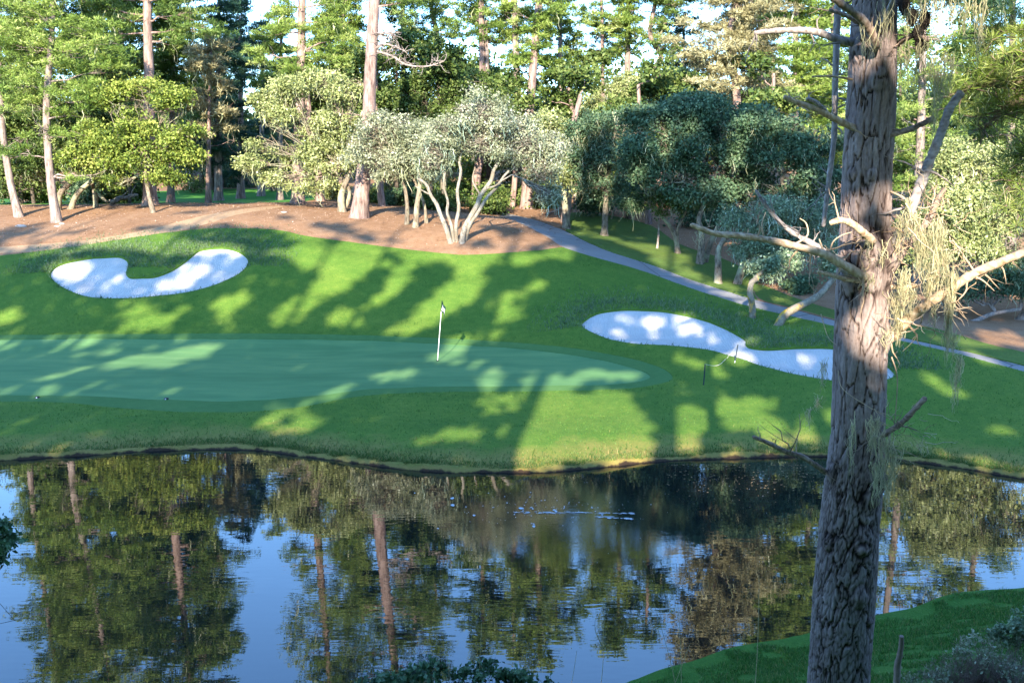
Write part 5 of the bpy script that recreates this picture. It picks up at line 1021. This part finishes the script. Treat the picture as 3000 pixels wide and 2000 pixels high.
for (u, v), lab in zip([(110, 1164), (487, 1168)], ['small dark capped fixture on the front edge of the green, nearer the left edge', 'small dark capped fixture on the front edge of the green, further right']):
    p = on(u, v); t = empty('sprinkler_head', p, lab, 'sprinkler head', 'small fixtures on the front edge of the green'); G = Geo(); tube(G, p+np.array([[0, 0, -.02], [0, 0, .02], [0, 0, .035]]), [.075, .07, .045], 12, .5); G.build('body', simple('black_plastic', (.012, .012, .014), .5), t)
    G = Geo(); tube(G, p+np.array([[.0, -.065, .006], [.0, -.08, .006]]), [.022, .02], 8, .5); G.build('label_plate', simple('white_plastic', (.75, .75, .78)), t)
MR = simple('stone', (.36, .34, .32), .9)
for (u, v, s_), lab in zip([(62, 665, .22), (168, 664, .12), (182, 657, .12), (832, 623, .12), (2515, 2010, .1)][:4], ['flat grey stone at the foot of the leaning edge pine', 'pale stone against the foot of the slim bright pine', 'brown stone just right of the foot of the slim bright pine', 'small pale stone at the left of the oak trunks on the crest']):
    p = on(u, v); rs = np.random.default_rng(int(u)); a = np.linspace(0, np.pi, 7); G = Geo(); rows = []
    P = p+np.stack([0*a, 0*a, -np.cos(a)*s_*.5+s_*.12], 1); V0 = Geo(); tube(V0, P, np.sin(a)*s_+.004, 10, .5, .22, rs); vv = V0.v[0]; vv[:, 0] = p[0]+(vv[:, 0]-p[0])*1.3; G.add(vv, V0.f[0], .5, False)
    o = G.build('stone', MR); tag(o, lab, 'stone', 'stones on the brown slope')
# fallen wood
for (pa, pb, D_, r), lab in zip([((322, 603), (405, 580), 60.5, .16), ((1600, 600), (1745, 610), 63, .07)], ['pale fallen log on the ground left of the thick pinkish trunk', 'thin fallen branch on the brown floor above the grassy verge']):
    a, b = gxy(pa[0], D_), gxy(pb[0], D_+1); a[2] += r*.8; b[2] += r*1.6+.25; G = Geo(); Q = limb(G, a, b, r, r*.5, rn, .04, 9, 12); limb(G, Q[4], Q[4]+[.5, -.2, .5], r*.4, .02, rn, .1, 6, 5); limb(G, Q[8], Q[8]+[.3, .2, .6], r*.3, .02, rn, .1, 6, 5)
    o = G.build('fallen_log', BK['white'] if 'log' in lab[:14] or 'pale' in lab else BK['grey']); tag(o, lab, 'fallen log')
o_ = Geo(); c0_ = on(1336, 714); oak_clumps(o_, [(c0_+[0, 0, .05], np.array([.26, .24, .17]))], 6.0, rn, .035, .10, 26); o = o_.build('shrub', FM['oak_dark']); tag(o, 'small round mossy tuft at the foot of the pale many-stemmed oak', 'shrub')
c0_ = on(915, 583) if False else gxy(2225, 41.5); o_ = Geo(); oak_clumps(o_, [(np.array([gxy(2345, 45.3)[0], 45.3, gxy(2345, 45.3)[2]+.25]), np.array([.55, .5, .4]))], 3.0, rn, .06, .2, 24); o = o_.build('shrub', FM['oak_teal']); tag(o, 'small leafy seedling on the brown ground behind the leaning yellow stem', 'shrub')

# ------------------------------------------------------------------ viewer's bank: bushes, stalks, stick
def bush(label, blobs, D, leaf, dens, size, seed, twigs=40, tw=.006, mat='grey', sub=.09, per=14, white=False, name='bush', shift=0.):
    rng = np.random.default_rng(seed); B = Wb(blobs, D, 1.0); cx_ = np.mean([b[0][0] for b in B]); cy_ = np.mean([b[0][1] for b in B]); t = empty(name, (cx_, cy_, float(H(cx_, cy_))), label, 'bush'); G = Geo()
    B = [(c, np.array([r[0], min(r[0], r[1]), r[2]])) for c, r in B]
    for _ in range(twigs):
        c, r = B[rng.integers(len(B))]; g0 = np.array([cx_+shift+(c[0]-cx_)*.6+rng.normal(0, .15), c[1]+rng.normal(0, .1), 0]); g0[2] = H(g0[0], g0[1])-.03
        e = c+rdir(rng, 1)[0]*r*rng.uniform(.7, 1.15); Q = limb(G, g0, e, tw, tw*.3, rng, .12, 5, 8)
        for _ in range(5): q = Q[rng.integers(3, 8)]; limb(G, q, q+rdir(rng, 1)[0]*r*.4+[0, 0, .05], tw*.45, tw*.2, rng, .15, 3, 5)
    G.build('stems', BK[mat], t); G = Geo(); oak_clumps(G, B, dens, rng, size, sub, per); G.build('foliage', FM[leaf], t); return t
bush('dark leafy bush at the bottom edge in front of the reflections', [(1180, 2005, 55, 42), (1250, 1980, 50, 36), (1350, 1998, 65, 40), (1440, 1980, 50, 32), (1510, 2010, 50, 36), (1570, 2035, 60, 36), (1090, 2030, 60, 36)], 9.0, 'bush', .055, .026, 1, 90, .005, 'dark', .07, 12)
bush('leafy branch tips poking in at the left edge over the water', [(-12, 1545, 22, 18), (-80, 1600, 45, 55), (8, 1588, 28, 11), (-95, 1500, 45, 55), (-25, 1640, 22, 16)], 8.0, 'bush', .04, .024, 2, 16, .005, 'dark', .07, 12, shift=-1.3)
bush('tangled brown leafless bush at the bottom right corner', [(2800, 1975, 90, 50), (2900, 1955, 90, 55), (2980, 1975, 80, 50), (2720, 2005, 60, 34), (2860, 1905, 70, 34)], 9.2, 'oak_grey', .005, .016, 3, 330, .0042, 'pine_red', .07, 8)
bush('pale-leaved bush above the brown tangle at the right edge', [(2960, 1850, 40, 30), (3000, 1830, 40, 40), (3010, 1900, 40, 40), (2930, 1870, 25, 20)], 9.6, 'oak_mist', .16, .018, 4, 30, .004, 'grey', .05, 14)
b0 = np.array(at(2632, 1992, 8.9)); b0[2] = H(b0[0], b0[1]); G = Geo(); P = spline([b0-[0, 0, .05], at(2628, 1960, 8.9), at(2634, 1925, 8.88), at(2640, 1890, 8.86), at(2641, 1862, 8.84)], 6); tube(G, P, np.linspace(.034, .02, len(P)), 9, .5, .1); limb(G, P[10], P[10]+[.05, 0, .04], .01, .004, rn)
o = G.build('broken_stick', MB_); tag(o, 'upright broken stick standing in the grass right of the near pine', 'stick')
SL = ['in front of the sky reflection, straight and tall', 'leaning left beside the straight one', 'crossing low in front of the straight one', 'rising from the dark leafy bush, straw coloured', 'thin one left of the straw-coloured one', 'thin and faint against the dark water near the near pine', 'forked seed head in the middle of the water', 'leaning over the left part of the bottom edge', 'short one right of the leafy bush']
MSt_ = simple('straw', (.50, .40, .24), .8)
for (u0, v0, u1, v1, b_), lab in zip([(1992, 2060, 1986, 1768, .02), (1985, 2060, 1915, 1764, .03), (1945, 2040, 2020, 1888, .02), (1392, 2060, 1411, 1824, .01), (1312, 2050, 1306, 1860, .02), (2208, 1990, 2224, 1684, .02), (1738, 2040, 1768, 1792, .05), (1480, 2060, 1380, 1900, .03), (1640, 2050, 1690, 1905, .04)], SL):
    D_ = 9.0; a = at(u0, v0, D_); z0 = float(H(a[0], D_)); e = at(u1, v1, D_); d = (e-a)/np.linalg.norm(e-a); a2 = np.array([a[0]-d[0]*.3, D_, z0-.03])
    G = Geo(); q = np.linspace(0, 1, 12)[:, None]; P = a2+(e-a2)*q+np.array([b_, 0, 0])*np.sin(q*math.pi); tube(G, P, np.linspace(.0042, .0018, 12), 5, .5)
    o = G.build('grass_stalk', MSt_); tag(o, 'dry grass stalk '+lab, 'grass stalk', 'dry grass stalks on the near bank')
    if 'forked' in lab:
        G2 = Geo()
        for k in range(5): limb(G2, P[8], P[11]+rn.normal(size=3)*.04, .003, .0015, rn, .2, 3, 5)
        G2.build('seed_head', MSt_, o)

# ------------------------------------------------------------------ uncountable small stuff
def blades(G, XY, rng, h, w, tint_m=.5, tint_s=.2, lean=.35, z=None):
    n_ = len(XY); z = H(XY[:, 0], XY[:, 1]) if z is None else z; B = np.column_stack([XY, z-.01]); d = norm(np.array([0, 0, 1])+rng.normal(size=(n_, 3))*lean); hh = h*rng.uniform(.5, 1.3, n_)[:, None]
    th = rng.uniform(0, np.pi, n_); s = np.stack([np.cos(th), np.sin(th), 0*th], 1)*w; m = B+d*hh*.55; tp = B+d*hh+rng.normal(size=(n_, 3))*hh*.18
    G.add(np.stack([B-s, B+s, m+s*.7, tp, m-s*.7], 1).reshape(-1, 3), np.arange(5*n_).reshape(-1, 5), np.repeat(np.clip(rng.normal(tint_m, tint_s, n_), 0, 1), 5), False)
GM = {'g': mat_leaf('grass_blades', [(.020, .085, .016), (.045, .150, .022), (.085, .21, .034), (.17, .28, .06)], .3), 't': mat_leaf('dry_grass_blades', [(.03, .09, .02), (.075, .16, .03), (.17, .21, .055), (.36, .29, .12)], .3)}
rg = np.random.default_rng(8)
nbx = rg.uniform(0.3, 9.5, 260000); nby = rg.uniform(8.2, 17.5, 260000); XY = np.column_stack([nbx, nby]); zz = H(nbx, nby); uu, vv = pix(np.column_stack([XY, zz]))
m_ = (zz > .10) & (uu > 1500) & (uu < 3080) & (vv < 2060); XY = XY[m_]; G = Geo(); XY = XY[vnoise(np.column_stack([XY*3., XY[:, :1]*0]), 9) > -.45]; blades(G, XY, rg, .06, .0042, .42, .28, .6)
k = rg.random(len(XY)) < .012; blades(G, XY[k], rg, .14, .004, .6, .2, .35); o = G.build('bank_grass', GM['g']); tag(o, 'short green grass blades covering the near bank', 'grass', kind='stuff')
G = Geo(); i_ = rg.integers(0, len(FARSH)-1, 26000); tt = rg.random(26000)[:, None]; p_ = FARSH[i_]*(1-tt)+FARSH[i_+1]*tt; off = rg.exponential(.28, 26000)[:, None]; p_ = p_+np.array([[0, 1]])*off; m_ = (np.abs(p_[:, 0]) < 24) & (H(p_[:, 0], p_[:, 1]) > .05); p_ = p_[m_]
blades(G, p_, rg, .10, .009, .45, .24, .5); o = G.build('waterline_grass', GM['t']); tag(o, 'straw-tinged grass fringe along the far waterline', 'grass', kind='stuff')
G = Geo()
for P_, s0 in ((SAND_L, 1), (SAND_R, 2)):
    n_ = 60000; x = rg.uniform(P_[:, 0].min()-2.2, P_[:, 0].max()+2.2, n_); y = rg.uniform(P_[:, 1].min()-1, P_[:, 1].max()+3, n_); d = pdist(P_, x, y); i_ = inside(P_, x, y); yc = np.interp(x, [P_[:, 0].min(), P_[:, 0].max()], [P_[P_[:, 0].argmin(), 1], P_[P_[:, 0].argmax(), 1]])
    back = y > yc-.3; m_ = ~i_ & (rg.random(n_) < np.where(back, np.exp(-(d/1.5)**2), .35*np.exp(-(d/.12)**2))) & ~inside(PATH, x, y) & ~inside(COLLAR, x, y); blades(G, np.column_stack([x, y])[m_], rg, .15, .012, .68, .22, .6)
o = G.build('bunker_rough', mat_leaf('rough_blades', [(.025, .070, .028), (.055, .120, .050), (.105, .175, .085), (.20, .25, .14)], .25)); tag(o, 'longer shaggy grass growing round the two sand bunkers', 'grass', kind='stuff')
G = Geo(); n_ = 120000; x = rg.uniform(-24, 24, n_); y = rg.uniform(25, 50, n_); m_ = inside(LAWN, x, y) & ~inside(COLLAR, x, y) & ~inside(SAND_L, x, y) & ~inside(SAND_R, x, y) & ~inside(PATH, x, y) & (H(x, y) > .1); blades(G, np.column_stack([x, y])[m_], rg, .05, .012, .45, .25, .7); o = G.build('lawn_grass_blades', GM['g']); tag(o, 'mown grass texture over the lawn round the green', 'grass', kind='stuff')
G = Geo(); k = rg.random(len(XY)) < .10; blades(G, XY[k], rg, .085, .0035, .7, .2, .7); o = G.build('dry_bank_grass', GM['t']); tag(o, 'scattered dry straw-coloured blades among the near bank grass', 'grass', kind='stuff')
# foam and drifting leaves on the pond
G = Geo(); MF = simple('foam', (.45, .47, .5), .7)
def flat(u, v, ru, rv, rng):
    c = on_water(np.array([[u, v]], float))[0]; d = (CAMH/-ray(u, v)[2])/2960.; a = np.linspace(0, 6.283, 8)[:-1]+rng.uniform(0, 1); q = rng.uniform(.6, 1.2, 7)
    return np.column_stack([c[0]+np.cos(a)*ru*d*q, c[1]+np.sin(a)*rv*d*q*2.6, np.full(7, .006+rng.uniform(0, .004))])
for _ in range(130):
    u = rg.normal(1600, 150); v = rg.normal(1490, 24); s_ = rg.exponential(.6)+.5; G.add(flat(u, v, s_*1.5, s_, rg), [list(range(7))], .5, False)
for _ in range(60): u = rg.uniform(1510, 1860); v = 1500+(u-1500)*.01+rg.normal(0, 1.2); G.add(flat(u, v, rg.uniform(3, 11), .8, rg), [list(range(7))], .5, False)
for _ in range(22): u = rg.uniform(1750, 1850); v = 1514+(u-1750)*.06+rg.normal(0, 1.5); G.add(flat(u, v, rg.uniform(3, 12), 1.1, rg), [list(range(7))], .5, False)
for _ in range(60): G.add(flat(rg.uniform(1300, 2400), rg.uniform(1400, 1720), 1.1, .6, rg), [list(range(7))], .5, False)
o = G.build('foam', MF); tag(o, 'scattered white foam flecks drifting on the dark pond', 'foam', kind='stuff')
G = Geo()
for _ in range(420): u = rg.uniform(1950, 2900); v = rg.normal(1400, 30) if u < 2500 else rg.uniform(1390, 1500); G.add(flat(u, max(v, 1362), rg.uniform(1, 4), .7, rg), [list(range(7))], .5, False)
o = G.build('floating_leaves', simple('dead_leaf', (.32, .22, .11), .8)); tag(o, 'small dead leaves floating near the far waterline', 'leaves', kind='stuff')
# needles, chips and fallen leaves on the brown floor
G = Geo(); n_ = 26000; x = rg.uniform(-32, 26, n_); y = rg.uniform(36, 62, n_); m_ = ~inside(LAWN, x, y) & (~inside(PATH, x, y) | (rg.random(n_) < .10)) & ~inside(FAIR, x, y) & (y > 44-.0*x); x, y = x[m_], y[m_]; z = H(x, y)+.015
v_ = ~inside(VERGE, x, y) & ~inside(VERGE2, x, y) & ~inside(VERGE3, x, y); x, y, z = x[v_], y[v_], z[v_]
leaf_cards(G, np.column_stack([x, y, z]), rg.uniform(.012, .04, len(x)), rg, np.clip(rg.normal(.42, .2, len(x)), 0, 1), np.array([0, 0, 1.5]), .6)
k_ = rg.random(len(x)) < .05; leaf_cards(G, np.column_stack([x, y, z+.01])[k_], rg.uniform(.10, .38, k_.sum()), rg, np.clip(rg.normal(.3, .15, k_.sum()), 0, 1), np.array([0, 0, 2.5]), .05)
o = G.build('floor_litter', mat_leaf('litter', [(.10, .05, .03), (.26, .15, .10), (.45, .33, .25), (.62, .53, .46)], 0)); tag(o, 'chips, needles and dead leaves strewn over the brown floor', 'leaf litter', kind='stuff')
